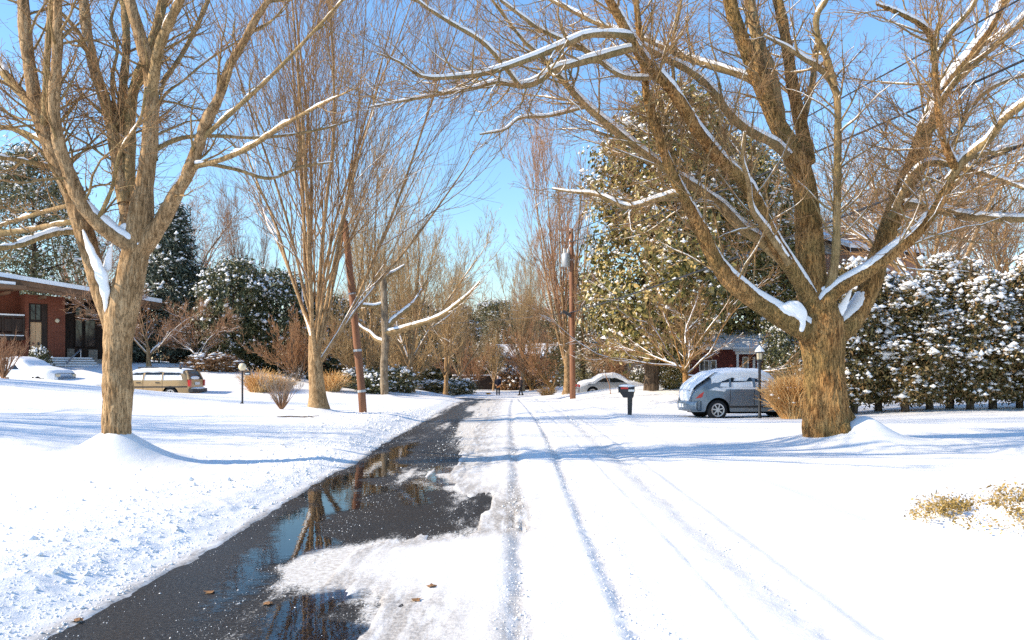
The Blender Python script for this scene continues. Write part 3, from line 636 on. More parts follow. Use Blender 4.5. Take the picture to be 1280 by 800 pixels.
# ------------------------------------------------------------------ bare trees further off
def bare_mesh(seed, h, trunk_h, r0, nstem, spread, n2, n3, n4, rmin, up=.12, stem_len=.8, ang2=32, wander=.06, straight=True, stem_r=None, sp_pow=.75, lf2=.5, lm2=.35, st_hi=1.0):
    """returns (trunk mesh, crown mesh, snow mesh): a bole, stems rising from it, branches and twigs"""
    rng = np.random.default_rng(seed); n = 12
    z = np.linspace(-.3, trunk_h * 1.1, n); b = np.stack([.06 * np.sin(z * 1.3 + seed), .06 * np.cos(z + seed) - .06, z], 1)
    rb = r0 * (1 + .5 * np.exp(-np.maximum(z, 0) / .25)) * (1 - .25 * np.clip(z / trunk_h, 0, 1))
    A = []; RA = []
    for k in range(nstem):
        az = k * 2.399 + rng.uniform(-.5, .5); tilt = math.radians(spread * (k / max(1, nstem - 1)) ** sp_pow * rng.uniform(.8, 1.15)) if nstem > 1 else .05
        st = np.array([0, 0, trunk_h * rng.uniform(.62, st_hi)]) + np.array([math.cos(az), math.sin(az), 0]) * r0 * .3; L = (h - st[2]) * stem_len * rng.uniform(.75, 1.1) / max(.55, math.cos(tilt) ** .5)
        d = np.array([math.sin(tilt) * math.cos(az), math.sin(tilt) * math.sin(az), math.cos(tilt)]); p = st; pts = [p]
        for j in range(n - 1):
            d = nrm(d + wander * rng.normal(size=3) + np.array([0, 0, up * .25])); p = p + d * L / (n - 1); pts.append(p)
        A.append(pts); RA.append(np.maximum(r0 * (stem_r or (.62 if nstem < 4 else .3 + .8 / nstem)) * rng.uniform(.7, 1.1) * (1 - np.linspace(0, 1, n)) ** .75, rmin))
    A = np.array(A); RA = np.array(RA)
    a2, b2 = grow(rng, A, RA, n2, .06 if lf2 > .5 else .12, 1, ang2, 11, lf2, 9, .5, up, .07, rmin * 1.2, .5, h * lm2)
    a3, b3 = grow(rng, a2, b2, n3, .1, 1, ang2 + 4, 12, .5, 6, .55, up, .1, rmin, .3, h * .16)
    a4, b4 = grow(rng, a3, b3, n4, .1, 1, ang2 + 6, 14, .6, 4, .6, up, .12, rmin * .8, .2, h * .09)
    TV = merge([tubes(b[None], rb[None], 12), tubes(A, RA, 8)])
    cr = merge([tubes(a2, b2, 4), tubes(a3, b3, 3), tubes(a4, b4, 3)])
    sn = merge([snow_strip(rng, A, RA, .45, 1.2), snow_strip(rng, a2, b2, .4, 1.3, .004), snow_strip(rng, a3, b3, .3, 1.6, .006)])
    return np_mesh('trunk', *TV), np_mesh('crown', *cr), (np_mesh('snow', *sn) if len(sn[1]) else None)

PROTO = {}
def bare_tree(proto, kw, name, label, px, d, mats, rz=0., sc=1., group=None, x=None, snow=True, cat='tree', squash=1.0):
    if proto not in PROTO: PROTO[proto] = bare_mesh(**kw)
    tm, cm, sm = PROTO[proto]; X = (px - CX) / F * d if x is None else x
    t = thing(name, label, cat, (X, d, gz(X, d) - .05), rz, group); t.scale = (sc * squash, sc * squash, sc)
    for nm, me, ma in (('trunk', tm, mats[0]), ('crown', cm, mats[1]), ('snow', sm, 'snow_cap')):
        if me is None or (nm == 'snow' and not snow): continue
        o = bpy.data.objects.new(nm, me); col.objects.link(o); o.parent = t
        if nm != 'trunk': o['kind'] = 'stuff'
        if not me.materials: me.materials.append(M[ma])
        if me.materials[0] != M[ma]: o.material_slots[0].link = 'OBJECT'; o.material_slots[0].material = M[ma]
    return t

G2 = dict(seed=5, h=15.5, trunk_h=2.0, r0=.25, nstem=16, spread=40, n2=170, n3=1700, n4=6000, rmin=.006, up=.09, stem_len=.92, ang2=22, wander=.05, stem_r=.25, sp_pow=1.0, lf2=.72, lm2=.55, st_hi=1.25)
bare_tree('vase', G2, 'vase_tree', 'bare vase-shaped tree with many upright stems, beside the short leaning wooden pole', 395, 23.9, ('bark_tan', 'twig_tan'), 2.7)
MID = dict(seed=8, h=12, trunk_h=2.2, r0=.2, nstem=7, spread=32, n2=120, n3=850, n4=3000, rmin=.009, up=.12, ang2=27, stem_len=.9, wander=.05)
TALL = dict(seed=14, h=17, trunk_h=3.0, r0=.24, nstem=9, spread=22, n2=120, n3=900, n4=3000, rmin=.011, up=.14, ang2=22, stem_len=.95, wander=.035)
WIDE = dict(seed=31, h=17, trunk_h=5.0, r0=.34, nstem=6, spread=48, n2=130, n3=1000, n4=3800, rmin=.011, up=.05, ang2=38, stem_len=.85, wander=.1)
SMALL = dict(seed=41, h=4.6, trunk_h=1.0, r0=.12, nstem=6, spread=62, n2=90, n3=700, n4=2400, rmin=.007, up=.04, ang2=34, stem_len=.9, wander=.11)
MYRTLE = dict(seed=47, h=6.4, trunk_h=1.6, r0=.17, nstem=11, spread=84, n2=150, n3=1000, n4=3000, rmin=.0075, up=.05, ang2=30, stem_len=1.0, wander=.09, sp_pow=.6)
BUSH = dict(seed=53, h=5.0, trunk_h=.35, r0=.16, nstem=16, spread=50, n2=200, n3=1200, n4=2600, rmin=.011, up=.1, ang2=26, stem_len=.95, wander=.07)
SHRUB = dict(seed=59, h=1.15, trunk_h=.1, r0=.06, nstem=30, spread=44, n2=90, n3=300, n4=500, rmin=.0045, up=.1, ang2=24, stem_len=.9, wander=.06)
for proto, kw, name, label, px, d, mats, rz, sc, snow in [
  ('mid', MID, 'bare_tree', 'slim pale bare tree at the bend, right of the lopped snowy tree', 513, 48, ('bark_tan', 'twig_gold'), .4, 1.0, True),
  ('mid', MID, 'bare_tree', 'golden bare tree behind the bend above the low beige wall', 556, 64, ('bark_tan', 'twig_gold'), 2.1, 1.0, True),
  ('mid', MID, 'bare_tree', 'bare tree directly behind the walking person in white hair', 617, 82, ('bark_tan', 'twig_gold'), 3.3, .55, True),
  ('tall', TALL, 'bare_tree', 'slender bare tree rising right behind the person seen in profile', 653, 79, ('bark_tan', 'twig_gold'), .2, .8, True),
  ('tall', TALL, 'bare_tree', 'tall narrow bare tree directly behind the tall utility pole', 707, 53, ('bark_tan', 'twig_red'), 1.2, 1.0, True),
  ('tall', TALL, 'bare_tree', 'tall bare tree behind the vase-shaped tree and leaning pole', 462, 58, ('bark_tan', 'twig_gold'), 4.2, .95, True),
  ('small', SMALL, 'dogwood_tree', 'small low-forking snowy tree by the corner of the red house', 187, 45.5, ('bark_tan', 'twig_red'), .3, 1.05, True),
  ('small', SMALL, 'dogwood_tree', 'small dark twiggy tree on the lawn in front of the dark evergreens', 247, 46, ('bark_dark', 'twig_red'), 2.2, .85, True),
  ('myrtle', MYRTLE, 'crape_myrtle', 'low spreading bare tree with orange stems behind the grey car', 856, 36, ('bark_orange', 'twig_tan'), .6, .95, True),
  ('bush', BUSH, 'rust_shrub', 'rust coloured bare shrub left of the tall utility pole', 690, 74, ('bark_orange', 'twig_rust'), 0, 1.25, False),
  ('bush', BUSH, 'rust_shrub', 'reddish bare shrub behind the vase-shaped tree trunk', 372, 44, ('bark_dark', 'twig_rust'), 1.1, .7, False),
  ('bush', BUSH, 'bare_shrub', 'dull brown bare shrub before the far house, left of both people', 590, 84, ('bark_dark', 'twig_red'), 2.1, 1.1, False),
  ('bush', BUSH, 'bare_shrub', 'tan bare shrub growing between the leaning pole and the lopped tree', 452, 46, ('bark_tan', 'twig_gold'), 2.7, .95, False),
  ('bush', BUSH, 'bare_shrub', 'brown bare shrub in front of the beige garage wall', 768, 56, ('bark_dark', 'twig_red'), 4.2, .7, False),
  ('shrub', SHRUB, 'twiggy_shrub', 'low grey twiggy shrub in the snow beside the globe lamp', 352, 25.7, ('twig_red', 'twig_grey'), 0, 1.0, False),
  ('shrub', SHRUB, 'twiggy_shrub', 'dark brown twiggy bush in front of the red house, far left', 4, 35, ('twig_red', 'twig_red'), 1, 1.55, False),
  ('wide', WIDE, 'bare_tree', 'large bare tree behind the hedge with heavy snow on its limbs', 1158, 37, ('bark_tan', 'twig_tan'), 1.9, .9, True),
  ('wide', WIDE, 'bare_tree', 'bare tree behind the hedge at the right picture edge', 1262, 44, ('bark_tan', 'twig_tan'), .5, .85, True),
  ('wide', WIDE, 'bare_tree', 'distant bare tree rising above the brick chimney', 1100, 62, ('bark_grey', 'twig_tan'), 3.3, 1.05, True),
  ('wide', WIDE, 'bare_tree', 'distant bare tree between the massive tree trunk and the magnolia', 985, 66, ('bark_grey', 'twig_tan'), 5.3, 1.0, True),
  ('wide', WIDE, 'bare_tree', 'tall distant bare tree right of the snowy one behind the hedge', 1210, 70, ('bark_grey', 'twig_grey'), 4.4, 1.1, True),
  ('wide', WIDE, 'bare_tree', 'bare tree behind the red house left of the vase-shaped tree', 225, 66, ('bark_grey', 'twig_red'), 2.4, .95, True),
  ('wide', WIDE, 'bare_tree', 'bare tree far behind the roof of the red house', 110, 72, ('bark_grey', 'twig_red'), .9, 1.0, True),
  ('tall', TALL, 'bare_tree', 'bare tree far behind the dark evergreens on the left', 318, 70, ('bark_grey', 'twig_red'), 2.9, .85, True),
  ('mid', MID, 'bare_tree', 'bare tree in front of the far house, left of the white-haired person', 575, 78, ('bark_tan', 'twig_gold'), .7, .8, False),
  ('tall', TALL, 'bare_tree', 'bare brown tree standing behind the russet bush right of the walkers', 672, 88, ('bark_tan', 'twig_red'), 2.0, .75, False),
  ('tall', TALL, 'bare_tree', 'bare tree beyond the bend behind the lopped tree', 492, 75, ('bark_tan', 'twig_gold'), 5.0, .85, False),
  ('wide', WIDE, 'bare_tree', 'spreading brown tree far behind the far house roof', 640, 118, ('bark_grey', 'twig_red'), 5.5, .9, False),
  ('wide', WIDE, 'bare_tree', 'spreading tree far behind the leaning pole', 430, 92, ('bark_grey', 'twig_red'), 4.0, .85, False),
  ('bush', BUSH, 'bare_shrub', 'tan bare shrub beside the garden wall under the lopped tree', 508, 60, ('bark_tan', 'twig_gold'), 3.9, 1.0, False),
  ('bush', BUSH, 'rust_shrub', 'orange bare shrub right of the person in profile', 664, 80, ('bark_orange', 'twig_rust'), 2.6, 1.2, False),
  ('mid', MID, 'bare_tree', 'faint far bare tree above the roof of the house across the end', 598, 112, ('bark_grey', 'twig_gold'), 5.0, 1.0, False),
  ('mid', MID, 'bare_tree', 'faint far bare tree standing left of the transformer pole', 672, 108, ('bark_grey', 'twig_rust'), 1.0, 1.0, False),
  ('mid', MID, 'bare_tree', 'faint far bare tree left of the gap of open sky', 535, 105, ('bark_grey', 'twig_gold'), 2.0, 1.15, False),
]:
    bare_tree(proto, kw, name, label, px, d, mats, rz, sc, None, None, snow, 'shrub' if 'shrub' in name else 'tree')
# trees of the neighbouring garden just outside the picture; their shadows stripe the left lawn and the road
for k, (x, yy, rz, sc, lab) in enumerate([(-19, 15.5, .3, .55, 'bare garden tree just left of the picture, nearest the camera'), (-25.5, 27, 3.1, .6, 'bare garden tree left of the picture, in front of the red house')]):
    bare_tree('wide', WIDE, 'bare_tree', lab, 0, yy, ('bark_grey', 'twig_grey'), rz, sc, None, x, False)

# ---- the lopped tree past the leaning pole: one bole, two snowy arms
ld = 40.0; lx = (481 - CX) / F * ld; b0 = np.array([lx, ld, gz(lx, ld) - .15])
lop = [('main', 0, 0, [(481, 505, 15), (481, 495, 12), (480, 460, 11), (482, 425, 11), (481, 400, 11), (480, 370, 10), (479, 345, 9), (481, 338, 5)]),
       ('limb', 0, -1.0, [(482, 416, 8), (495, 414, 8), (515, 408, 7), (535, 402, 6.5), (555, 393, 5.5), (572, 380, 4.5), (588, 366, 3), (600, 352, 2)]),
       ('limb', 0, .8, [(482, 412, 7), (490, 402, 7), (502, 392, 6), (516, 380, 5), (525, 366, 4), (533, 350, 2.5)]),
       ('limb', 0, 1.0, [(480, 428, 6), (470, 424, 5), (462, 416, 4), (452, 410, 3), (440, 398, 2)]),
       ('limb', 0, -.6, [(480, 380, 5), (468, 383, 5), (456, 382, 4.5), (447, 381, 4)]),
       ('limb', 0, .5, [(480, 350, 6), (486, 344, 6), (494, 340, 4), (506, 332, 2)])]
t = thing('lopped_tree', 'lopped tree with snow along two long arms reaching over the bend', 'tree', b0)
near_tree(t, lop, ld, b0, 71, ('bark_grey', 'bark_limb', 'twig_tan'), .05, 30, 160, 420, .95, .009)
# ------------------------------------------------------------------ evergreens, hedge, grasses
OCT_F = np.array([(0, 1, 4), (1, 2, 4), (2, 3, 4), (3, 0, 4), (1, 0, 5), (2, 1, 5), (3, 2, 5), (0, 3, 5)])
def lumps(rng, C, s, flat=.5):
    n = len(C); oc = np.array([(1, 0, 0), (0, 1, 0), (-1, 0, 0), (0, -1, 0), (0, 0, flat), (0, 0, -flat * .7)], float)
    V = oc[None] * (s * rng.lognormal(0, .4, n))[:, None, None] * rng.uniform(.6, 1.35, (n, 6, 1)) * rng.uniform(.7, 1.3, (n, 1, 3))
    a = rng.uniform(0, 6.28, n); c_, s_ = np.cos(a)[:, None], np.sin(a)[:, None]
    V = np.stack([V[..., 0] * c_ - V[..., 1] * s_, V[..., 0] * s_ + V[..., 1] * c_, V[..., 2]], -1) + C[:, None]
    return V.reshape(-1, 3), (OCT_F[None] + (np.arange(n) * 6)[:, None, None]).reshape(-1, 3)
def leaves(rng, C, Nn, L, w, droop=0.0):
    """one bent leaf (two quads sharing a midrib line) per point; Nn rough normals"""
    n = len(C); N_ = nrm(Nn + .8 * rng.normal(size=(n, 3))); A = nrm(np.cross(N_, rng.normal(size=(n, 3))) + np.array([0, 0, -droop])); B = nrm(np.cross(N_, A))
    l_ = (L * rng.lognormal(0, .25, n))[:, None]; ww = l_ * w
    p0 = C; p1 = C + A * l_ * .5 + B * ww * .5 + N_ * l_ * .06; p2 = C + A * l_ - N_ * l_ * .08; p3 = C + A * l_ * .5 - B * ww * .5 + N_ * l_ * .06
    V = np.stack([p0, p1, p2, p3], 1).reshape(-1, 3); i = (np.arange(n) * 4)[:, None]
    return V, np.concatenate([i + [0, 1, 2], i + [0, 2, 3]], 1).reshape(-1, 3)
def ever_mesh(seed, shape, h, rad, z0, nclump, per, leaf, lw, csize, nsnow, snow_s, droop=.2, trunk_r=.2, ragged=.25, shift=0., depth=.5):
    rng = np.random.default_rng(seed); u = rng.random(nclump); az = rng.uniform(0, 6.283, nclump); z = z0 + (h - z0) * u
    if shape == 'cone': R = rad * (1 - u) ** .8 * (1 + .18 * np.sin(u * 44)) + .12
    elif shape == 'egg': R = rad * np.sqrt(np.maximum(1 - ((u - .42) / np.where(u > .42, .60, .52)) ** 2, .02))
    elif shape == 'column': R = rad * np.minimum(1, (1.03 - u) * 4.5) ** .5 * np.minimum(1, .4 + u * 2.2)
    else: R = rad * np.sqrt(np.maximum(1 - (2 * u - 1) ** 2 * .92, .05))
    R = R * (1 + ragged * 2 * fbm(az * 1.3, u * 5, 3, seed)); q = depth + (1 - depth) * rng.random(nclump) ** .55; out = np.stack([np.cos(az), np.sin(az)], 1)
    C = np.c_[out * (R * q)[:, None], z]; C[:, 0] += shift * smooth(.0, .5, u); dirn = np.c_[out, np.full(nclump, .55)]
    k = np.repeat(np.arange(nclump), per); Cl = C[k] + rng.normal(size=(len(k), 3)) * csize * np.array([1, 1, .6]); lv = leaves(rng, Cl, dirn[k], leaf, lw, droop)
    pc = (rng.random(nclump) ** 3.5)[k]; j = rng.choice(len(k), nsnow, p=pc / pc.sum()); Cs = Cl[j] + np.c_[out[k[j]] * csize * .25, np.abs(rng.normal(0, .35, nsnow)) * csize + leaf * .15]; kp = rng.random(nsnow) < .35 + .65 * ((Cs[:, 2] - z0) / (h - z0)); sn = lumps(rng, Cs[kp], snow_s, .7)
    zt = np.linspace(-.3, h * .8, 10); tv = tubes(np.stack([.05 * np.sin(zt), .05 * np.cos(zt), zt], 1)[None], (trunk_r * (1.05 - np.linspace(0, 1, 10)) ** .8)[None], 10)
    nb = max(8, nclump // 14); jb = rng.choice(nclump, nb); st = np.c_[np.zeros((nb, 2)), np.maximum(C[jb, 2] - .3 * np.abs(R[jb]), .2)]
    t_ = np.linspace(0, 1, 4)[None, :, None]; bp = st[:, None] * (1 - t_) + C[jb][:, None] * t_; bv = tubes(bp, np.linspace(trunk_r * .22, .01, 4)[None].repeat(nb, 0), 4)
    return (np_mesh('trunk', *merge([tv, bv])), np_mesh('crown', *lv, False), np_mesh('snow', *sn))
EP = {}
def evergreen(proto, kw, name, label, px, d, leafm, rz=0., sc=(1, 1, 1), cat='tree', x=None, group=None, dz=0.):
    if proto not in EP: EP[proto] = ever_mesh(**kw)
    X = (px - CX) / F * d if x is None else x; t = thing(name, label, cat, (X, d, gz(X, d) + dz), rz, group); t.scale = sc
    for nm, me, ma in zip(('trunk', 'crown', 'snow'), EP[proto], ('bark_dark', leafm, 'snow_cap')):
        o = bpy.data.objects.new(nm, me); col.objects.link(o); o.parent = t
        if nm != 'trunk': o['kind'] = 'stuff'
        if not me.materials: me.materials.append(M[ma])
        if me.materials[0] != M[ma]: o.material_slots[0].link = 'OBJECT'; o.material_slots[0].material = M[ma]
    return t
MAG = dict(seed=3, shape='egg', h=16.2, rad=4.0, shift=1.3, z0=1.9, nclump=1700, per=18, leaf=.3, lw=.5, csize=.36, nsnow=8500, snow_s=.08, droop=.2, trunk_r=.42, ragged=.75, depth=.45)
SPR = dict(seed=6, shape='cone', h=9, rad=2.3, z0=.3, nclump=900, per=16, leaf=.3, lw=.22, csize=.24, nsnow=2600, snow_s=.075, droop=.4, trunk_r=.2, ragged=.2, depth=.35)
HOL = dict(seed=9, shape='ball', h=5.6, rad=2.3, z0=.1, nclump=700, per=18, leaf=.2, lw=.4, csize=.26, nsnow=1700, snow_s=.075, droop=.2, trunk_r=.16, ragged=.35, depth=.4)
PIN = dict(seed=12, shape='egg', h=14, rad=3.6, z0=1.0, nclump=1000, per=16, leaf=.36, lw=.2, csize=.4, nsnow=2400, snow_s=.09, droop=.3, trunk_r=.3, ragged=.4, depth=.35)
ARB = dict(seed=15, shape='column', h=4.8, rad=.92, z0=.42, nclump=540, per=46, leaf=.115, lw=.42, csize=.17, nsnow=3400, snow_s=.068, droop=.5, trunk_r=.13, ragged=.9, depth=.55)
ARB2 = dict(ARB, seed=16, h=4.5)
LOW = dict(seed=19, shape='ball', h=1.1, rad=1.0, z0=-.05, nclump=240, per=14, leaf=.13, lw=.45, csize=.13, nsnow=420, snow_s=.07, droop=.2, trunk_r=.05, ragged=.4, depth=.4)
for proto, kw, name, label, px, d, lm, rz, sc, cat in [
  ('mag', MAG, 'magnolia_tree', 'huge evergreen magnolia with brown-backed leaves, right of the tall utility pole', 814, 43.5, 'leaf_magnolia', 0, (1, 1, 1), 'tree'),
  ('mag', MAG, 'magnolia_tree', 'second dark broadleaf evergreen behind the massive tree trunk', 935, 50, 'leaf_magnolia', 2.2, (.95, .95, .93), 'tree'),
  ('pin', PIN, 'evergreen_tree', 'snowy grey-green evergreen just right of the utility pole', 728, 60, 'leaf_olive', 1.0, (.8, .8, .64), 'tree'),
  ('pin', PIN, 'pine_tree', 'tall olive evergreen behind the roof of the red house', 42, 60, 'leaf_olive', .3, (1.15, 1.15, 1.1), 'tree'),
  ('spr', SPR, 'spruce_tree', 'tall blue-green spruce at the right end of the red house', 216, 51, 'leaf_spruce', 0, (1.25, 1.25, 1.12), 'tree'),
  ('hol', HOL, 'holly_tree', 'dark evergreen above the globe lamp', 292, 48, 'leaf_holly', 0, (1.0, 1.0, 1.15), 'tree'),
  ('hol', HOL, 'holly_tree', 'dark rounded evergreen between globe lamp and vase-shaped tree', 345, 50, 'leaf_holly', 1.4, (1.05, 1.0, 1.15), 'tree'),
  ('hol', HOL, 'holly_tree', 'dark evergreen between the spruce and the globe lamp evergreen', 250, 53, 'leaf_holly', 2.6, (1.2, 1.0, 1.1), 'tree'),
  ('hol', HOL, 'holly_tree', 'dark evergreen behind the trunk of the vase-shaped tree', 408, 52, 'leaf_holly', 4.0, (1.1, 1.0, 1.0), 'tree'),
  ('spr', SPR, 'spruce_tree', 'dark conifer behind the bend, left of the people', 578, 92, 'leaf_holly', 1.5, (1.5, 1.5, 1.05), 'tree'),
  ('pin', PIN, 'pine_tree', 'olive pine over the far house roof, left of the people', 548, 98, 'leaf_olive', 3.5, (1.0, 1.0, .66), 'tree'),
  ('pin', PIN, 'pine_tree', 'dull pine over the far house roof behind the people', 622, 108, 'leaf_olive', 5.0, (1.3, 1.3, .8), 'tree'),
  ('pin', PIN, 'pine_tree', 'brownish pine beyond the bend, above the low garden wall', 512, 92, 'leaf_olive', 1.2, (1.2, 1.2, .7), 'tree'),
  ('pin', PIN, 'pine_tree', 'olive pine far behind the utility pole', 668, 112, 'leaf_olive', 2.9, (1.3, 1.3, .75), 'tree'),
  ('hol', HOL, 'holly_tree', 'dull evergreen beyond the leaning pole', 446, 66, 'leaf_olive', .9, (1.3, 1.2, 1.1), 'tree'),
  ('hol', HOL, 'holly_tree', 'evergreen in front of the far house, behind the white-haired person', 606, 90, 'leaf_olive', 3.1, (1.2, 1.0, .95), 'tree'),
  ('hol', HOL, 'holly_bush', 'dark evergreen bush between the lamp post and the massive trunk', 988, 38, 'leaf_holly', 1.0, (.65, .6, .72), 'bush'),
  ('hol', HOL, 'holly_bush', 'small evergreen bush left of the orange stemmed tree', 838, 44, 'leaf_magnolia', 2.0, (.45, .45, .4), 'bush'),
  ('pin', PIN, 'pine_tree', 'olive pine beyond the right end of the hedge', 1400, 48, 'leaf_olive', 2.2, (1, 1, .9), 'tree'),
  ('low', LOW, 'boxwood_bush', 'low snowy bush at the foot of the leaning pole', 452, 44, 'leaf_holly', 0, (1.3, 1.1, 1), 'bush'),
  ('low', LOW, 'boxwood_bush', 'low snowy bush left of the lopped tree trunk', 466, 42, 'leaf_holly', 1, (1.1, 1.0, .9), 'bush'),
  ('low', LOW, 'boxwood_bush', 'low green bush right of the lopped tree trunk', 497, 46, 'leaf_olive', 2, (1.3, 1.1, 1.2), 'bush'),
  ('low', LOW, 'boxwood_bush', 'low bush before the beige wall at the left of the bend', 535, 66, 'leaf_olive', 3, (2.2, 1.2, 1.1), 'bush'),
  ('low', LOW, 'boxwood_bush', 'low bush at the right end of the beige wall', 575, 70, 'leaf_olive', 4, (2.0, 1.2, 1.1), 'bush'),
  ('low', LOW, 'russet_bush', 'russet bush between the two people', 636, 84, 'leaf_brown', 5, (2.0, 1.6, 1.9), 'bush'),
  ('low', LOW, 'russet_bush', 'russet bush right of the person in profile', 666, 84, 'leaf_brown', 1, (2.0, 1.6, 1.8), 'bush'),
  ('low', LOW, 'russet_bush', 'russet bush under the dark evergreens beside the small twiggy tree', 268, 45, 'leaf_brown', .5, (1.6, 1.0, .85), 'bush'),
  ('low', LOW, 'evergreen_shrub', 'snowy shrub right of the small bush by the garage', 800, 52, 'leaf_olive', .2, (.7, .7, .9), 'bush'),
  ('low', LOW, 'evergreen_shrub', 'dark shrub against the front of the red house by the doors', 50, 43.6, 'leaf_holly', .9, (.6, .6, 1.0), 'bush'),
]:
    evergreen(proto, kw, name, label, px, d, lm, rz, sc, cat)
hp = [1068, 1100, 1132, 1160, 1186, 1214, 1243, 1274, 1306, 1338, 1370, 1402]
place = ['right beside the massive trunk', 'second from the massive trunk', 'third from the massive trunk', 'fourth from the massive trunk', 'fifth from the massive trunk', 'sixth from the massive trunk', 'third from the right picture edge', 'second from the right picture edge', 'cut by the right picture edge', 'first beyond the right picture edge', 'second beyond the right picture edge', 'last beyond the right picture edge']
for k, px in enumerate(hp):
    d = 26.2 + .45 * math.sin(k * 2.1)
    evergreen('arb' if k % 2 == 0 else 'arb2', ARB if k % 2 == 0 else ARB2, 'arborvitae', 'snow-flecked arborvitae of the hedge, ' + place[k], px, d, 'leaf_arbor', k * 1.3, (1 + .12 * math.sin(k * 3.3), 1, .94 + .07 * math.sin(k * 1.7 + 1)), 'hedge plant', None, 'hedge of snowy arborvitae')

def tuft(name, label, px, d, h, r, n, seed, matn='dry_grass', lean=.5, snow=0, x=None):
    X = (px - CX) / F * d if x is None else x; rng = np.random.default_rng(seed); t = thing(name, label, 'ornamental grass', (X, d, gz(X, d) - .03))
    a = rng.uniform(0, 6.283, n); q = rng.random(n) ** .6; st = np.stack([np.cos(a) * q * r * .55, np.sin(a) * q * r * .55, np.zeros(n)], 1)
    L = h * rng.uniform(.55, 1.15, n); P = np.empty((n, 6, 3)); P[:, 0] = st; dd = nrm(np.stack([np.cos(a) * q * lean, np.sin(a) * q * lean, np.ones(n)], 1) + .18 * rng.normal(size=(n, 3)))
    for j in range(1, 6):
        P[:, j] = P[:, j - 1] + dd * (L / 5)[:, None]; dd = nrm(dd + np.stack([np.cos(a), np.sin(a), -1.1 * np.ones(n)], 1) * .09 + .14 * rng.normal(size=(n, 3)))
    R_ = np.linspace(.008, .004, 6)[None].repeat(n, 0) * (1 + h * .4); o = link('blades', np_mesh('blades', *tubes(P, R_, 3)), matn, t, 'stuff')
    if snow:
        j = rng.choice(n, snow); link('snow', np_mesh('snow', *lumps(rng, P[j, 4] + np.array([0, 0, .02]), .05, .5)), 'snow_cap', t, 'stuff')
    return t
tuft('fountain_grass', 'tall clump of dry orange grass between lamp post and massive trunk', 991, 24.3, 1.25, .62, 1700, 3, lean=.14, snow=60)
tuft('fountain_grass', 'taller dry grass clump close against the massive trunk', 1003, 25.6, 1.7, .4, 500, 4, lean=.1, snow=20)
tuft('fountain_grass', 'dry tan grass clump right of the globe lamp', 326, 39, 1.2, .8, 700, 5, lean=.4)
tuft('fountain_grass', 'second dry grass clump further right of the globe lamp', 349, 40, .85, .8, 400, 6, lean=.6)
tuft('fountain_grass', 'dry orange grass clump right of the vase-shaped trunk', 414, 41, 1.15, .7, 600, 7, lean=.5)
tuft('fountain_grass', 'small dry grass clump left of the tall utility pole', 684, 66, 1.0, .9, 300, 8, lean=.5)
tuft('fountain_grass', 'dry grass clump against the beige garage wall', 790, 54, 1.2, .8, 300, 9, lean=.4)

# juniper poking out of the snow near the camera, right
jd = 7.3; jx = 4.62; t = thing('juniper_shrub', 'golden low juniper half buried in snow at the right foreground', 'shrub', (jx, jd, gz(jx, jd)))
rng = np.random.default_rng(77); nS = 70; a = rng.uniform(0, 6.283, nS); q = np.sqrt(rng.random(nS)); sx = np.cos(a) * q * .8; sy = np.sin(a) * q * .95
mz = lambda u, v: .3 * np.exp(-((u / .8) ** 2 + (v / .95) ** 2) * 1.1)
gl_ = lambda u, v: sheet(jx + u, jd + v)[0] - gz(jx, jd)
gu = np.linspace(-1.7, 1.7, 40); U2, V2 = np.meshgrid(gu, gu); Z2 = gl_(U2, V2) + mz(U2, V2) * (1 + 1.3 * fbm(U2 * 4, V2 * 4, 4, 5)) - .03 * smooth(.9, 1.6, np.hypot(U2, V2))
i = (np.arange(39) * 40)[:, None] + np.arange(39)[None]
link('snow_mound', np_mesh('snow_mound', np.stack([U2, V2, Z2], -1).reshape(-1, 3), np.stack([i, i + 1, i + 41, i + 40], -1).reshape(-1, 4)), 'snow', t)
cz = gl_(sx, sy) + mz(sx, sy) * (1 + 1.3 * fbm(sx * 4, sy * 4, 4, 5)) + .045; C = np.stack([sx, sy, cz], 1); k = np.repeat(np.arange(nS), 90); sp = rng.uniform(.03, .085, nS)[k][:, None]
lv = leaves(rng, C[k] + np.abs(rng.normal(size=(len(k), 1))) * sp * np.array([0, 0, .6]) + rng.normal(size=(len(k), 3)) * sp * np.array([1, 1, .45]), np.tile([0, -.3, 1.], (len(k), 1)), .034, .4, 0)
link('foliage', np_mesh('foliage', *lv, False), 'leaf_juniper', t, 'stuff')

# far wood that closes the view behind the houses
rng = np.random.default_rng(99); n = 420; xx = rng.uniform(-150, 150, n); yy = rng.uniform(125, 175, n); A = np.empty((n, 7, 3)); A[:, 0] = np.stack([xx, yy, ground_z(xx, yy)], 1); H = rng.uniform(9, 15, n)
for j in range(1, 7): A[:, j] = A[:, j - 1] + np.stack([rng.normal(0, .25, n), rng.normal(0, .25, n), H / 6], 1)
RA = np.linspace(.22, .03, 7)[None].repeat(n, 0); a2, b2 = grow(rng, A, RA, 6500, .2, 1, 38, 12, .4, 6, .5, .12, .1, .022, 1, 5); a3, b3 = grow(rng, a2, b2, 24000, .1, 1, 38, 14, .5, 4, .6, .1, .12, .018, .5, 2.5)
tag(link('far_wood', np_mesh('far_wood', *merge([tubes(A, RA, 5), tubes(a2, b2, 3), tubes(a3, b3, 3)])), 'twig_tan', kind='stuff'), 'brown bare wood closing the view behind the far houses', 'wood')
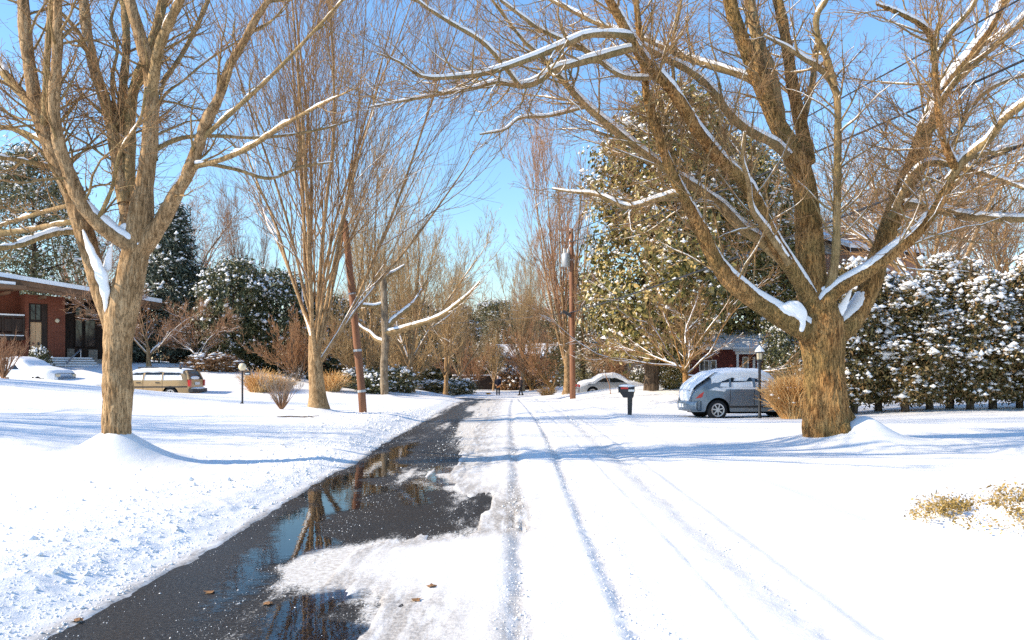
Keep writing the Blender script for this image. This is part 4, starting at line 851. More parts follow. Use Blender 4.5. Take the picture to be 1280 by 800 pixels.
# ------------------------------------------------------------------ buildings
m, n, l, b = mat('brick_red', (.3, .09, .05), .85, .2)
v = coords(n, l); br = n.new('ShaderNodeTexBrick'); br.inputs['Scale'].default_value = 1.0
br.inputs['Color1'].default_value = (.22, .07, .034, 1); br.inputs['Color2'].default_value = (.17, .052, .026, 1); br.inputs['Mortar'].default_value = (.26, .11, .08, 1)
br.inputs['Brick Width'].default_value = .22; br.inputs['Row Height'].default_value = .075; br.inputs['Mortar Size'].default_value = .008
sw = n.new('ShaderNodeMapping'); sw.inputs['Rotation'].default_value = (math.radians(90), 0, 0); l.new(v, sw.inputs[0]); l.new(sw.outputs[0], br.inputs[0])
l.new(mixc(n, l, math_(n, l, 'MULTIPLY', noise(n, l, v, 1.2, 4), .4), br.outputs[0], (.2, .06, .035)), b.inputs['Base Color'])
m, n, l, b = mat('brick_orange', (.42, .2, .12), .85, .2)
v = coords(n, l); br = n.new('ShaderNodeTexBrick'); br.inputs['Scale'].default_value = 1.0
br.inputs['Color1'].default_value = (.46, .22, .13, 1); br.inputs['Color2'].default_value = (.38, .17, .1, 1); br.inputs['Mortar'].default_value = (.5, .38, .3, 1)
br.inputs['Brick Width'].default_value = .22; br.inputs['Row Height'].default_value = .075; br.inputs['Mortar Size'].default_value = .01
sw = n.new('ShaderNodeMapping'); sw.inputs['Rotation'].default_value = (math.radians(90), 0, 0); l.new(v, sw.inputs[0]); l.new(sw.outputs[0], br.inputs[0]); l.new(br.outputs[0], b.inputs['Base Color'])
varied('brick_maroon', (.13, .035, .028), (.2, .06, .045), 4, .85)
varied('wood_dark', (.03, .02, .015), (.065, .042, .03), 5, .8, (1, 1, .2))
varied('wood_brown', (.14, .075, .04), (.24, .135, .075), 6, .75, (.2, 1, 1))
varied('door_tan', (.66, .4, .2), (.76, .49, .26), 5, .6, (1, 1, .15))
varied('wall_beige', (.56, .44, .3), (.66, .54, .39), 2, .85)
varied('wall_stone', (.24, .21, .17), (.45, .4, .33), 5, .85, (1, 1, 1), (9, .6, .03))
varied('wall_grey', (.3, .28, .25), (.42, .4, .36), 2, .85)
varied('wall_cream', (.66, .56, .36), (.75, .65, .45), 2, .85)
mat('trim_white', (.75, .74, .7), .55, .3)
mat('metal_black', (.02, .02, .022), .4, .5)
mat('metal_grey', (.42, .43, .44), .45, .5, .3)
mat('metal_rail', (.6, .62, .65), .35, .5, .6)
m, n, l, b = mat('window_glass', (.02, .025, .03), .06, .6)
l.new(ramp(n, l, noise(n, l, coords(n, l), .7, 3), [(.4, (.012, .015, .018)), (.7, (.06, .07, .075))]), b.inputs['Base Color'])
mat('lamp_glass', (.72, .6, .4), .3, .4)

class Facade:
    """vertical wall plane through two ground points; u metres along it, n metres outward (towards the viewer)"""
    def __init__(s, pa, da, pb, db, base):
        s.A = W(pa, HY, da)[:2]; s.B = W(pb, HY, db)[:2]; s.L = np.linalg.norm(s.B - s.A); s.t = (s.B - s.A) / s.L; s.nrm = np.array([s.t[1], -s.t[0]]); s.base = np.array(base, float)
    def u(s, px, nn=0.):
        k = (px - CX) / F; A = s.A + s.nrm * nn; return (k * A[1] - A[0]) / (s.t[0] - k * s.t[1])
    def z(s, px, py, nn=0.):
        P = s.A + s.nrm * nn + s.t * s.u(px, nn); return EYE + (HY - py) / F * P[1]
    def p(s, u, nn, z): q = s.A + s.t * u + s.nrm * nn; return np.array([q[0], q[1], z]) - s.base
    def box(s, mb, u0, u1, z0, z1, n0, n1, dz0=0., dz1=0.):
        """dz: extra height at the u1 end (sloping top / bottom)"""
        return mb.hexa([s.p(u0, n1, z0), s.p(u1, n1, z0 + dz0), s.p(u1, n0, z0 + dz0), s.p(u0, n0, z0), s.p(u0, n1, z1), s.p(u1, n1, z1 + dz1), s.p(u1, n0, z1 + dz1), s.p(u0, n0, z1)])
    def part(s, name, matn, par, *a, **k): return s.box(MB(), *a, **k).build(name, matn, par)
    def window(s, par, u0, u1, z0, z1, nn, frame='trim_white', cols=2, rows=1, name='window', w=.07):
        mb = MB()
        for a, c in ((u0, u0 + w), (u1 - w, u1)): s.box(mb, a, c, z0, z1, nn - .02, nn + .06)
        for a, c in ((z0, z0 + w), (z1 - w, z1)): s.box(mb, u0 + w, u1 - w, a, c, nn - .02, nn + .058)
        for k in range(1, cols): q = u0 + (u1 - u0) * k / cols; s.box(mb, q - .025, q + .025, z0 + w, z1 - w, nn - .02, nn + .05)
        for k in range(1, rows): q = z0 + (z1 - z0) * k / rows; s.box(mb, u0 + w, u1 - w, q - .025, q + .025, nn - .02, nn + .045)
        f = mb.build(name, frame, par)
        for i_ in range(cols):
            for j_ in range(rows):
                ua, ub = u0 + (u1 - u0) * i_ / cols, u0 + (u1 - u0) * (i_ + 1) / cols; za, zb = z0 + (z1 - z0) * j_ / rows, z0 + (z1 - z0) * (j_ + 1) / rows
                o = s.box(MB(), ua + .03, ub - .03, za + .03, zb - .03, nn - .04, nn + .012).build('pane', 'window_glass', f)
        return f

# ---- the red brick house on the left
hb = W(70, HY, 45); hb[2] = gz(hb[0], hb[1]); H = Facade(-70, 42.5, 215, 51, hb)
house = thing('red_house', 'red brick house with a low snowy shed roof and tan double doors', 'house', hb)
u = H.u; z = H.z; zg = hb[2] - .8
uL = u(-70)
H.part('wall', 'brick_red', house, uL, u(31.5), zg, z(10, 352), -1.5, -1.2)
zt_ = z(60, 369); zb_ = z(60, 380); ud0, ud1 = u(36), u(60)
H.part('wall', 'brick_red', house, u(31.5), ud0, zg, zt_, -4, 0)
H.part('wall', 'brick_red', house, ud1, u(81.5), zg, zt_ - .05, -4, 0)
H.part('wall', 'brick_red', house, ud0, ud1, zb_, zt_ - .03, -.35, -.003)
H.part('porch_wall', 'wood_dark', house, ud0, ud1, zg, zb_, -.6, -.4)
jam = MB(); w_ = .1; H.box(jam, ud0 + .002, ud0 + w_, zg, zb_ - .002, -.38, -.1); H.box(jam, ud1 - .28, ud1 - .002, zg, zb_ - .002, -.38, -.1); H.box(jam, ud0 + w_, ud1 - .28, z(48, 402.5), z(48, 400.5), -.38, -.12); jam.build('door_frame', 'wood_dark', house)
H.window(house, ud0 + w_, ud1 - .28, z(48, 400.5) + .003, zb_ - .004, -.25, 'wood_dark', 2, 1, 'transom_window', .05)
uc = (ud0 + w_ + ud1 - .28) / 2; zf = z(48, 448)
for a_, c_, s_ in ((ud0 + w_ + .01, uc - .008, 1), (uc + .008, ud1 - .29, -1)):
    dr = H.part('door', 'door_tan', house, a_, c_, zf, z(48, 402.7), -.32, -.2)
    kx = (c_ - .12) if s_ > 0 else (a_ + .12); kb = MB(); P = H.p(kx, -.16, zf + .85); kb.ball(P, (.07, .05, .1), 8, 6); kb.build('door_knob', 'metal_black', dr)
lp = MB(); lp.ball(H.p(u(71), .1, z(71, 401)), (.13, .1, .13), 12, 8); lp.build('wall_lamp', 'lamp_glass', house, True)
H.part('wall', 'wood_dark', house, u(81.5) + .002, u(128), zg, z(100, 372), -1.6, -1.25)
H.part('wall', 'wood_dark', house, u(128), u(198), zg, z(150, 378), -1.6, -1.3)
H.window(house, u(93, -1.2), u(104, -1.2), z(98, 396, -1.2), z(98, 374, -1.2), -1.2, 'wood_dark', 1, 1)
H.window(house, u(105, -1.2), u(120, -1.2), z(110, 397, -1.2), z(110, 377, -1.2), -1.2, 'wood_dark', 1, 1)
H.window(house, u(93, -1.2), u(104, -1.2), z(98, 434, -1.2), z(98, 398, -1.2), -1.2, 'wood_dark', 1, 1)
H.window(house, u(105, -1.2), u(120, -1.2), z(110, 434, -1.2), z(110, 399, -1.2), -1.2, 'wood_dark', 1, 1)
H.window(house, u(134, -1.2), u(160, -1.2), z(145, 436, -1.2), z(145, 392, -1.2), -1.2, 'wood_dark', 2, 1)
H.part('stone_panel', 'wall_stone', house, u(81.6, -1.1) + .1, u(93, -1.1), zg, z(88, 436, -1.1), -1.24, -1.1)
H.part('stone_panel', 'wall_stone', house, u(111, -1.1), u(122, -1.1), zg, z(116, 437, -1.1), -1.24, -1.1)
# balcony
bal = H.part('balcony', 'wood_dark', house, uL, u(30, 0), z(15, 425, 0), z(15, 420, 0), -1.19, .1)
rl = MB(); H.box(rl, uL, u(30), z(15, 397), z(15, 394.5), -.02, .1); H.box(rl, uL, u(30), z(15, 418), z(15, 416), -.02, .1)
for q in (-50, -25, 3, 16, 29): H.box(rl, u(q) - .05, u(q) + .05, z(15, 416), z(15, 397), -.01, .09)
rl.build('railing', 'wood_dark', house)
for q0, q1 in ((-48, -27), (-23, 1), (5, 14.5), (17.5, 27.5)): H.part('railing_panel', 'wood_dark', house, u(q0), u(q1), z(15, 414.5), z(15, 398.5), .02, .05)
H.part('snow', 'snow_cap', house, uL, u(30), z(15, 394.4), z(15, 392.6), -.04, .12)
H.part('snow', 'snow_cap', house, uL, u(29.5), z(15, 420) + .004, z(15, 418.6), -1.1, .08)
# roof: upper shed slab with fascia and snow, lower slab on the left
R0, R1 = u(-75, 1.6), u(203, 1.6); zr0, zr1 = z(-75, 341, 1.6), z(203, 385, 1.6); dz_ = zr1 - zr0
def roofslab(u0, u1, za, zb, n0, n1, th, rise, name_mat):
    mb = MB(); return mb.hexa([H.p(u0, n1, za), H.p(u1, n1, zb), H.p(u1, n0, zb + rise), H.p(u0, n0, za + rise), H.p(u0, n1, za + th), H.p(u1, n1, zb + th), H.p(u1, n0, zb + rise + th), H.p(u0, n0, za + rise + th)])
rf = roofslab(R0, R1, zr0, zr1, -8, 1.6, .3, .9, 0).build('roof', 'wood_brown', house)
roofslab(R0 + .05, R1 - .05, zr0 + .304, zr1 + .304, -8, 1.68, .24, .9, 0).build('snow', 'snow_cap', rf)
roofslab(R0, R1, zr0 - .16, zr1 - .16, 1.2, 1.55, .155, .0, 0).build('fascia_beam', 'wood_brown', rf)
R2 = u(33, 2.2); rf2 = roofslab(R0, R2, z(-75, 352, 2.2), z(33, 362, 2.2), -1.1, 2.2, .2, .1, 0).build('roof', 'wood_brown', house)
roofslab(R0, R2 - .5, z(-75, 352, 2.2) + .204, z(33, 362, 2.2) + .22, -1.0, 2.15, .16, .1, 0).build('snow', 'snow_cap', rf2)
for q in (10, 55, 100, 150, 185): H.part('rafter', 'wood_brown', house, u(q, 1) - .07, u(q, 1) + .07, z(q, 366 + q * .13, 1) - .0, z(q, 363 + q * .13, 1), -1.0, 1.25)
# entrance steps with rail
for k in range(4):
    st = H.part('step', 'wall_stone', house, u(58), u(112), zg - .6, zf - .14 * k - .02, .3 + .38 * k, .68 + .38 * k)
    H.part('snow', 'snow_cap', st, u(58) + .05, u(112) - .05, zf - .14 * k - .016, zf - .14 * k + .07, .3 + .38 * k + (.06 if k else 0), .66 + .38 * k)
H.part('landing', 'wall_stone', house, u(33), u(125), zg - .6, zf - .025, -.2, .299)
hr = MB(); a0 = H.p(u(82, 2), 2.0, zf - .35); a1 = H.p(u(101, .3), .3, zf + .55); hr.tube([a0, a0 * .5 + a1 * .5 + np.array([0, 0, .03]), a1], .045, 6)
hr.tube([a1 + np.array([0, 0, -.9]), a1], .03, 6); hr.tube([a0 + np.array([0, 0, -.5]), a0], .03, 6); hr.build('handrail', 'metal_rail', house)

# ---- long low house across the end of the road
hb = W(700, HY, 96); hb[2] = gz(hb[0], hb[1]); R = Facade(505, 94, 835, 98, hb); zg = hb[2] - .8
ranch = thing('ranch_house', 'long low house with a snowy roof across the end of the road', 'house', hb); u, z = R.u, R.z
R.part('wall', 'wall_cream', ranch, u(505), u(580), zg, z(540, 449), -6, 0); R.part('wall', 'wall_grey', ranch, u(580), u(650), zg, z(620, 448), -6, -.4); R.part('wall', 'brick_maroon', ranch, u(650), u(700), zg, z(670, 447), -6, -.1)
R.part('wall', 'wall_beige', ranch, u(700), u(790), zg, z(740, 446), -6, .1)
def gable(Fc, par, u0, u1, ze, n0, n1, rise, over, th=.22, rmat='wood_dark', snow=.24):
    um = (n0 + n1) / 2; a_, b_ = u0 - over, u1 + over; nf, nb_ = n1 + over, n0 - over; sl = rise / (n1 - um); zo = ze - sl * over
    def slab(h0, h1):
        mb = MB()
        mb.hexa([Fc.p(a_, nf, zo + h0), Fc.p(b_, nf, zo + h0), Fc.p(b_, um, ze + rise + h0), Fc.p(a_, um, ze + rise + h0), Fc.p(a_, nf, zo + h1), Fc.p(b_, nf, zo + h1), Fc.p(b_, um, ze + rise + h1), Fc.p(a_, um, ze + rise + h1)])
        mb.hexa([Fc.p(a_, um, ze + rise + h0), Fc.p(b_, um, ze + rise + h0), Fc.p(b_, nb_, zo + h0), Fc.p(a_, nb_, zo + h0), Fc.p(a_, um, ze + rise + h1), Fc.p(b_, um, ze + rise + h1), Fc.p(b_, nb_, zo + h1), Fc.p(a_, nb_, zo + h1)]); return mb
    r_ = slab(0.002, th).build('roof', rmat, par); slab(th + .003, th + snow).build('snow', 'snow_cap', r_)
    g_ = MB()
    for uu in (u0 + .003, u1 - .003): g_.add([Fc.p(uu, n1, ze), Fc.p(uu, n0, ze), Fc.p(uu, um, ze + rise)], [(0, 1, 2)])
    g_.build('gable', 'wall_grey', par); return r_
gable(R, ranch, u(505), u(652), z(580, 447.5), -6, 0, 1.3, .5); gable(R, ranch, u(653), u(792), z(720, 445.5), -6, .1, 1.2, .5)
for a_, c_, y0, y1 in ((566, 574, 470, 453), (585, 592, 470, 452), (600, 612, 470, 451), (632, 642, 472, 452), (664, 675, 470, 450)): R.window(ranch, u(a_, .02), u(c_, .02), z(a_, y0), z(a_, y1), .02 if a_ < 580 or a_ > 650 else -.36, 'trim_white', 2, 1)
for q in (578, 588.5, 597, 628): R.part('porch_column', 'trim_white', ranch, u(q, .4) - .12, u(q, .4) + .12, zg, z(q, 449, .4), .3, .45)
R.part('carport_door', 'wood_dark', ranch, u(656), u(677), zg, z(668, 458), -.09, -.02)
R.part('garage_door', 'trim_white', ranch, u(712), u(745), zg, z(728, 452), .11, .17)
def lowwall(name, label, pa, da, pb, db, h, matn, cat='wall'):
    hb = W((pa + pb) / 2, HY, (da + db) / 2); hb[2] = gz(hb[0], hb[1]); Fw = Facade(pa, da, pb, db, hb); t = thing(name, label, cat, hb)
    Fw.part('wall_body', matn, t, 0, Fw.L, hb[2] - .8, hb[2] + h, -.3, 0); Fw.part('snow', 'snow_cap', t, .02, Fw.L - .02, hb[2] + h + .003, hb[2] + h + .16, -.32, .02); return t
lowwall('garden_wall', 'low cream garden wall at the left of the bend', 488, 62, 578, 70, .95, 'wall_cream')
lowwall('board_fence', 'dark low fence with snow on top, left of the white-haired person', 566, 86, 616, 87, 1.5, 'wood_dark', 'fence')

# ---- beige house with garage, right of the pole
hb = W(790, HY, 62); hb[2] = gz(hb[0], hb[1]); B = Facade(748, 62, 880, 64, hb); zg = hb[2] - .8; u, z = B.u, B.z
bh = thing('beige_house', 'beige house with snowy roof behind the magnolia trunk', 'house', hb)
B.part('wall', 'wall_grey', bh, u(748), u(783), zg, z(770, 443), -7, 0); B.part('wall', 'wall_beige', bh, u(783), u(802), zg, z(790, 443) - .003, -7, .25); B.part('wall', 'wall_grey', bh, u(802), u(880), zg, z(830, 443), -7, 0)
gable(B, bh, u(748), u(880), z(800, 442), -7, .25, 1.5, .45); B.window(bh, u(824), u(840), z(830, 462), z(830, 449), .02, 'trim_white', 2, 1); B.window(bh, u(757), u(770), z(760, 462), z(760, 449), .02, 'trim_white', 2, 1)
# ---- dark red house behind the grey car
hb = W(930, HY, 46); hb[2] = gz(hb[0], hb[1]); D = Facade(862, 47, 1000, 45, hb); zg = hb[2] - .8; u, z = D.u, D.z
dh = thing('maroon_house', 'maroon brick house with white windows and snowy porch roof behind the grey car', 'house', hb)
D.part('wall', 'brick_maroon', dh, u(862), u(1000), zg, z(940, 437), -7, 0)
pr = MB(); za, zb = z(925, 439, 1.2), z(925, 424, -1.5)
ua, ub = u(918), u(1002); pr.hexa([D.p(ua, 1.2, za), D.p(ub, 1.2, za), D.p(ub, -3.5, zb + .4), D.p(ua, -3.5, zb + .4), D.p(ua, 1.2, za + .14), D.p(ub, 1.2, za + .14), D.p(ub, -3.5, zb + .54), D.p(ua, -3.5, zb + .54)])
rf = pr.build('roof', 'metal_grey', dh); sn = MB(); sn.hexa([D.p(ua, 1.15, za + .145), D.p(ub, 1.15, za + .145), D.p(ub, -3.5, zb + .545), D.p(ua, -3.5, zb + .545), D.p(ua, 1.15, za + .22), D.p(ub, 1.15, za + .22), D.p(ub, -3.5, zb + .72), D.p(ua, -3.5, zb + .72)]); sn.build('snow', 'snow_cap', rf)
r2 = MB(); za2 = z(880, 437, .4); r2.hexa([D.p(u(860), .4, za2), D.p(ua - .01, .4, za2), D.p(ua - .01, -3.5, za2 + 1.2), D.p(u(860), -3.5, za2 + 1.2), D.p(u(860), .4, za2 + .3), D.p(ua - .01, .4, za2 + .3), D.p(ua - .01, -3.5, za2 + 1.5), D.p(u(860), -3.5, za2 + 1.5)]); r2.build('roof', 'snow_cap', dh)
for a_, c_, y0, y1, k in ((874, 887, 464, 450, 2), (888, 896, 464, 450, 1), (928, 936, 466, 446, 1), (941, 944, 466, 446, 1), (957, 974, 470, 445, 2)): D.window(dh, u(a_), u(c_), z(a_, y0), z(a_, y1), .02, 'trim_white', k, 1)
D.part('porch_beam', 'trim_white', dh, ua + .1, ub - .1, za - .16, za - .002, .7, 1.0)
for q in (922, 948): D.part('porch_post', 'trim_white', dh, u(q, .9) - .06, u(q, .9) + .06, zg, za - .163, .78, .92)
# ---- tall brick house showing over the hedge
hb = W(1100, HY, 47); hb[2] = gz(hb[0], hb[1]); B2 = Facade(1062, 46, 1146, 48, hb); zg = hb[2] - .8; u, z = B2.u, B2.z
oh = thing('brick_house', 'orange brick house showing above the hedge right of the massive trunk', 'house', hb)
B2.part('wall', 'brick_orange', oh, u(1062), u(1146), zg, z(1100, 316), -6, 0)
for q in (343, 352): B2.part('brick_course', 'trim_white', oh, u(1062), u(1146), z(1100, q), z(1100, q - .6), .0, .02)
gable(B2, oh, u(1062), u(1146), z(1100, 315.5), -6, 0, 1.2, .3)
B2.part('chimney', 'brick_orange', oh, u(1070), u(1088), z(1078, 318), z(1078, 290), -1.6, -.6)
# ------------------------------------------------------------------ vehicles
def paint(name, c, rough=.3):
    m, n, l, b = mat(name, c, rough, .5, .25); b.inputs['Coat Weight'].default_value = .5; b.inputs['Coat Roughness'].default_value = .15
    l.new(mixc(n, l, ramp(n, l, noise(n, l, coords(n, l), 3, 5, .7), [(.5, (0, 0, 0)), (.8, (.5, .5, .5))]), c, tuple(min(1, q * 1.3 + .1) for q in c)), b.inputs['Base Color'])
    bump(n, l, b, noise(n, l, coords(n, l), 60, 3), .05, .002)
paint('paint_grey', (.16, .2, .235)); paint('paint_tan', (.42, .27, .12), .4); paint('paint_white', (.7, .71, .72)); paint('paint_silver', (.3, .31, .32))
mat('rubber', (.022, .022, .024), .8, .2); mat('car_glass', (.015, .018, .02), .05, .6); mat('tail_red', (.5, .02, .015), .2, .5); mat('rim_silver', (.5, .5, .5), .35, .5, .7); mat('dark_void', (.008, .008, .008), .9, .1); mat('plastic_dark', (.03, .03, .032), .5, .4)

class Car:
    """body as a lofted skin: side profile x half width; local x forward from the tail, y left, z up"""
    def __init__(s, L, Wd, top, belt, wheels, wr, zb=.26, tumble=.2, bulge=.05, endround=.2):
        s.L, s.hw, s.top, s.belt, s.wheels, s.wr, s.zb, s.tumble, s.bulge, s.er = L, Wd / 2, np.array(top), belt, wheels, wr, zb, tumble, bulge, endround
        k = np.linspace(0, L, 400); zt = np.interp(k, s.top[:, 0], s.top[:, 1]); ker = np.hanning(27); ker /= ker.sum(); s.kx, s.kz = k, np.convolve(np.pad(zt, 13, 'edge'), ker, 'valid')
        s.zmax = s.kz.max()
    def zt(s, x): return np.interp(x, s.kx, s.kz)
    def hwx(s, x):
        e = np.clip(np.minimum(x, s.L - x) / .55, 0, 1); return s.hw * (1 - s.er * (1 - e) ** 2)
    def w(s, x, z):
        q = np.clip((z - s.belt) / max(.1, s.zmax - s.belt), 0, 1); lo = np.clip((s.belt - z) / s.belt, 0, 1); r = s.hwx(x) * (1 - s.tumble * q ** 1.15 - .07 * lo ** 2.2)
        for xw in s.wheels: r = r + s.bulge * np.exp(-((x - xw) / .42) ** 4) * np.exp(-((z - .52) / .3) ** 2)
        return r
    def zlow(s, x):
        z = np.full_like(x, s.zb)
        for xw in s.wheels:
            q = (s.wr + .07) ** 2 - (x - xw) ** 2; z = np.where(q > 0, np.maximum(z, s.wr + np.sqrt(np.maximum(q, 0))), z)
        return z
    def body(s):
        xs = np.unique(np.r_[np.linspace(0, s.L, 70), np.concatenate([xw + (s.wr + .07) * np.sin(np.linspace(-1.57, 1.57, 25)) for xw in s.wheels])]); nx = len(xs); zt = s.zt(xs); zl = np.minimum(s.zlow(xs), zt - .12); ze = zt - np.minimum(.13, (zt - zl) * .35)
        rows = [(xs, s.w(xs, zl + (ze - zl) * t), zl + (ze - zl) * t) for t in np.linspace(0, 1, 15)]
        we = s.w(xs, ze)
        for th in np.linspace(0, math.pi / 2, 9)[1:]: rows.append((xs, we * math.cos(th) ** .55, ze + (zt - ze) * math.sin(th) ** .8))
        V = np.array([np.stack(r_, 1) for r_ in rows]); nr = len(rows); V2 = V[:-1][::-1].copy(); V2[..., 1] *= -1; V = np.concatenate([V, V2]); nr = len(V)
        i = (np.arange(nr - 1) * nx)[:, None] + np.arange(nx - 1)[None]; Q = np.stack([i, i + nx, i + nx + 1, i + 1], -1).reshape(-1, 4)
        mb = MB().add(V.reshape(-1, 3), Q); mb.f.append(tuple(k * nx for k in range(nr))); mb.f.append(tuple(k * nx + nx - 1 for k in range(nr))[::-1]); return mb
    def patch(s, c4, off, side=1, nu=8, nv=6, th=.006, noisy=0):
        """side panel over the quad of (x,z) corners: lower rear, lower front, upper front, upper rear"""
        c = np.array(c4, float); U, Vv = np.meshgrid(np.linspace(0, 1, nu), np.linspace(0, 1, nv)); U = U[..., None]; Vv = Vv[..., None]
        P = (c[0] * (1 - U) + c[1] * U) * (1 - Vv) + (c[3] * (1 - U) + c[2] * U) * Vv; x, z = P[..., 0], P[..., 1]; y = s.w(x, z) + off
        if noisy: y = y + noisy * (1 + 2 * fbm(x * 6, z * 6, 3, 3)) * np.sin(np.pi * U[..., 0]) ** .4 * np.sin(np.pi * Vv[..., 0]) ** .4
        A = np.stack([x, y * side, z], -1).reshape(-1, 3); Bk = np.stack([x, (s.w(x, z) + off - th - .01) * side, z], -1).reshape(-1, 3); i = (np.arange(nv - 1) * nu)[:, None] + np.arange(nu - 1)[None]
        Q = np.stack([i, i + 1, i + nu + 1, i + nu], -1).reshape(-1, 4); rim = [(k, k + 1) for k in range(nu - 1)] + [(nu * (nv - 1) + k + 1, nu * (nv - 1) + k) for k in range(nu - 1)] + [((k + 1) * nu, k * nu) for k in range(nv - 1)] + [(k * nu + nu - 1, (k + 1) * nu + nu - 1) for k in range(nv - 1)]
        n_ = nu * nv; return MB().add(np.vstack([A, Bk]), [tuple(q) for q in Q] + [(a, b + 0, b + n_, a + n_) for a, b in rim])
    def cap(s, x0, x1, side_drop, thick, seed, nx=40):
        """snow blanket over the upper surface between two stations"""
        xs = np.linspace(x0, x1, nx); zt = s.zt(xs); env = np.sin(np.pi * np.linspace(.02, .98, nx)) ** .3; rows = []
        for t in np.linspace(-1, 1, 25):
            a = abs(t); sgn = 1 if t >= 0 else -1
            ze = zt - .1; we = s.w(xs, ze)
            if a > .75: zz = ze - (a - .75) / .25 * side_drop * (1 + 1.6 * fbm(xs * 3, xs * 0 + seed + sgn, 3, seed)); y = s.w(xs, zz) + thick * .5 * (1 - (a - .75) / .25) * env
            else: th = (1 - a / .75) * math.pi / 2; y = we * math.cos(th) ** .55 + thick * .5 * math.cos(th) * env; zz = ze + .1 * math.sin(th) ** .8 + thick * env * (.5 + .5 * math.sin(th)) * (1 + .8 * fbm(xs * 3, xs * 0 + a * 4, 3, seed))
            rows.append(np.stack([xs, sgn * y, zz], 1))
        V = np.array(rows); nr = len(rows); i = (np.arange(nr - 1) * nx)[:, None] + np.arange(nx - 1)[None]; return MB().add(V.reshape(-1, 3), np.stack([i, i + 1, i + nx + 1, i + nx], -1).reshape(-1, 4))
    def wheel(s, par, x, side):
        y = side * (s.hw - .11); w_ = MB().lathe([(s.wr * .62, -.1), (s.wr * .9, -.105), (s.wr, -.07), (s.wr, .07), (s.wr * .9, .105), (s.wr * .62, .1)], (x, y, s.wr), 26, 'y').build('wheel', 'rubber', par, True)
        yo = y + side * .07; r_ = MB(); k = 7
        rg = MB().lathe([(s.wr * .54, -.02), (s.wr * .66, -.03), (s.wr * .68, .03), (s.wr * .54, .02), (s.wr * .54, -.02)], (0, 0, 0), 26, 'y', False); r_.add(np.array(rg.v) + [x, yo + side * .02, s.wr], rg.f)
        for q in range(k): a = 2 * math.pi * q / k + .3; r_.box((x + math.cos(a) * s.wr * .36, yo + side * .02, s.wr + math.sin(a) * s.wr * .36), (s.wr * .5, .03, s.wr * .12), 0, 0, -a)
        r_.lathe([(s.wr * .2, -.02), (s.wr * .2, .03), (s.wr * .1, .045)], (x, yo + side * .02, s.wr), 14, 'y'); r_.build('rim', 'rim_silver', w_)
        MB().lathe([(s.wr * .63, -.01), (s.wr * .63, .01)], (x, yo - side * .03, s.wr), 20, 'y').build('rim_backing', 'dark_void', w_); return w_  # black disc behind the spokes stands for the shade inside the wheel
    def base(s, par, paintn):
        bo = s.body().build('body', paintn, par, True); MB().box((s.L / 2, 0, .45), (s.L * .86, s.hw * 2 - .5, .5)).build('underbody', 'dark_void', par)
        for xw in s.wheels:
            for sd_ in (1, -1): s.wheel(par, xw, sd_)
        return bo

# ---- rounded grey hatchback in the driveway on the right
c = Car(4.29, 1.7, [(0, .62), (.04, .95), (.25, 1.12), (.75, 1.46), (1.15, 1.56), (1.7, 1.6), (2.3, 1.585), (2.6, 1.5), (3.05, 1.17), (3.25, 1.07), (3.8, 1.0), (4.15, .88), (4.29, .62)], .98, (.82, 3.44), .33, .27, .2, .055, .26)
cx_, cy_ = 5.72, 26.4; t = thing('grey_hatchback', 'rounded blue-grey hatchback with snow on its roof parked behind the black lamp post', 'car', (cx_, cy_, gz(cx_ + 1.8, cy_) - .06), math.radians(7))
bo = c.base(t, 'paint_grey')
for sd_ in (1, -1):
    wins = [[(.88, 1.09), (1.2, 1.06), (1.22, 1.37), (1.02, 1.33)], [(1.27, 1.06), (2.02, 1.06), (1.98, 1.41), (1.3, 1.38)], [(2.1, 1.06), (2.98, 1.06), (2.62, 1.37), (2.1, 1.41)]]
    for k, q in enumerate(wins):
        wd = c.patch(q, .004, sd_).build('window', 'car_glass', t)
        a, b_, u_, v_ = [np.array(p_) for p_ in q]
        sb = c.patch([a, b_, b_ * .45 + u_ * .55, a * .5 + v_ * .5], .009, sd_, 9, 5, .004, .02).build('snow', 'snow_cap', wd, True)
        if k: c.patch([a * .35 + v_ * .65 + [.08, 0], b_ * .4 + u_ * .6 - [.2, 0], u_ - [.05, .0], v_ + [.12, 0]], .008, sd_, 9, 5, .004, .012).build('snow', 'snow_cap', wd, True)
    c.patch([(.9, 1.0), (3.0, 1.0), (3.0, 1.06), (.9, 1.06)], .004, sd_, 20, 3, .004, .016).build('snow', 'snow_cap', t, True)
    for q in ([(1.2, .42), (1.215, .42), (1.255, 1.02), (1.24, 1.02)], [(2.04, .36), (2.055, .36), (2.06, 1.02), (2.045, 1.02)], [(3.0, .36), (3.015, .36), (3.02, 1.02), (3.005, 1.02)]): c.patch(q, .0015, sd_, 2, 8, .004).build('door_seam', 'dark_void', t)
    c.patch([(1.2, .4), (3.05, .4), (3.05, .46), (1.2, .46)], .008, sd_, 14, 2).build('side_trim', 'plastic_dark', t)
    for xh in (1.38, 2.18): c.patch([(xh, .9), (xh + .17, .9), (xh + .17, .935), (xh, .935)], .03, sd_, 4, 3).build('door_handle', 'paint_grey', t)
    c.patch([(.12, .7), (.3, .74), (.36, .92), (.24, .84)], .012, sd_, 5, 5).build('tail_light', 'tail_red', t)
    c.patch([(.5, .98), (1.05, .92), (1.1, .99), (.75, 1.07)], .006, sd_, 8, 4, .004, .03).build('snow', 'snow_cap', t, True)
    c.patch([(3.6, .78), (4.05, .74), (4.0, .88), (3.7, .9)], .01, sd_, 6, 4).build('headlight', 'lamp_glass', t)
    MB().box((2.92, sd_ * .93, 1.06), (.12, .2, .14)).build('side_mirror', 'plastic_dark', t)
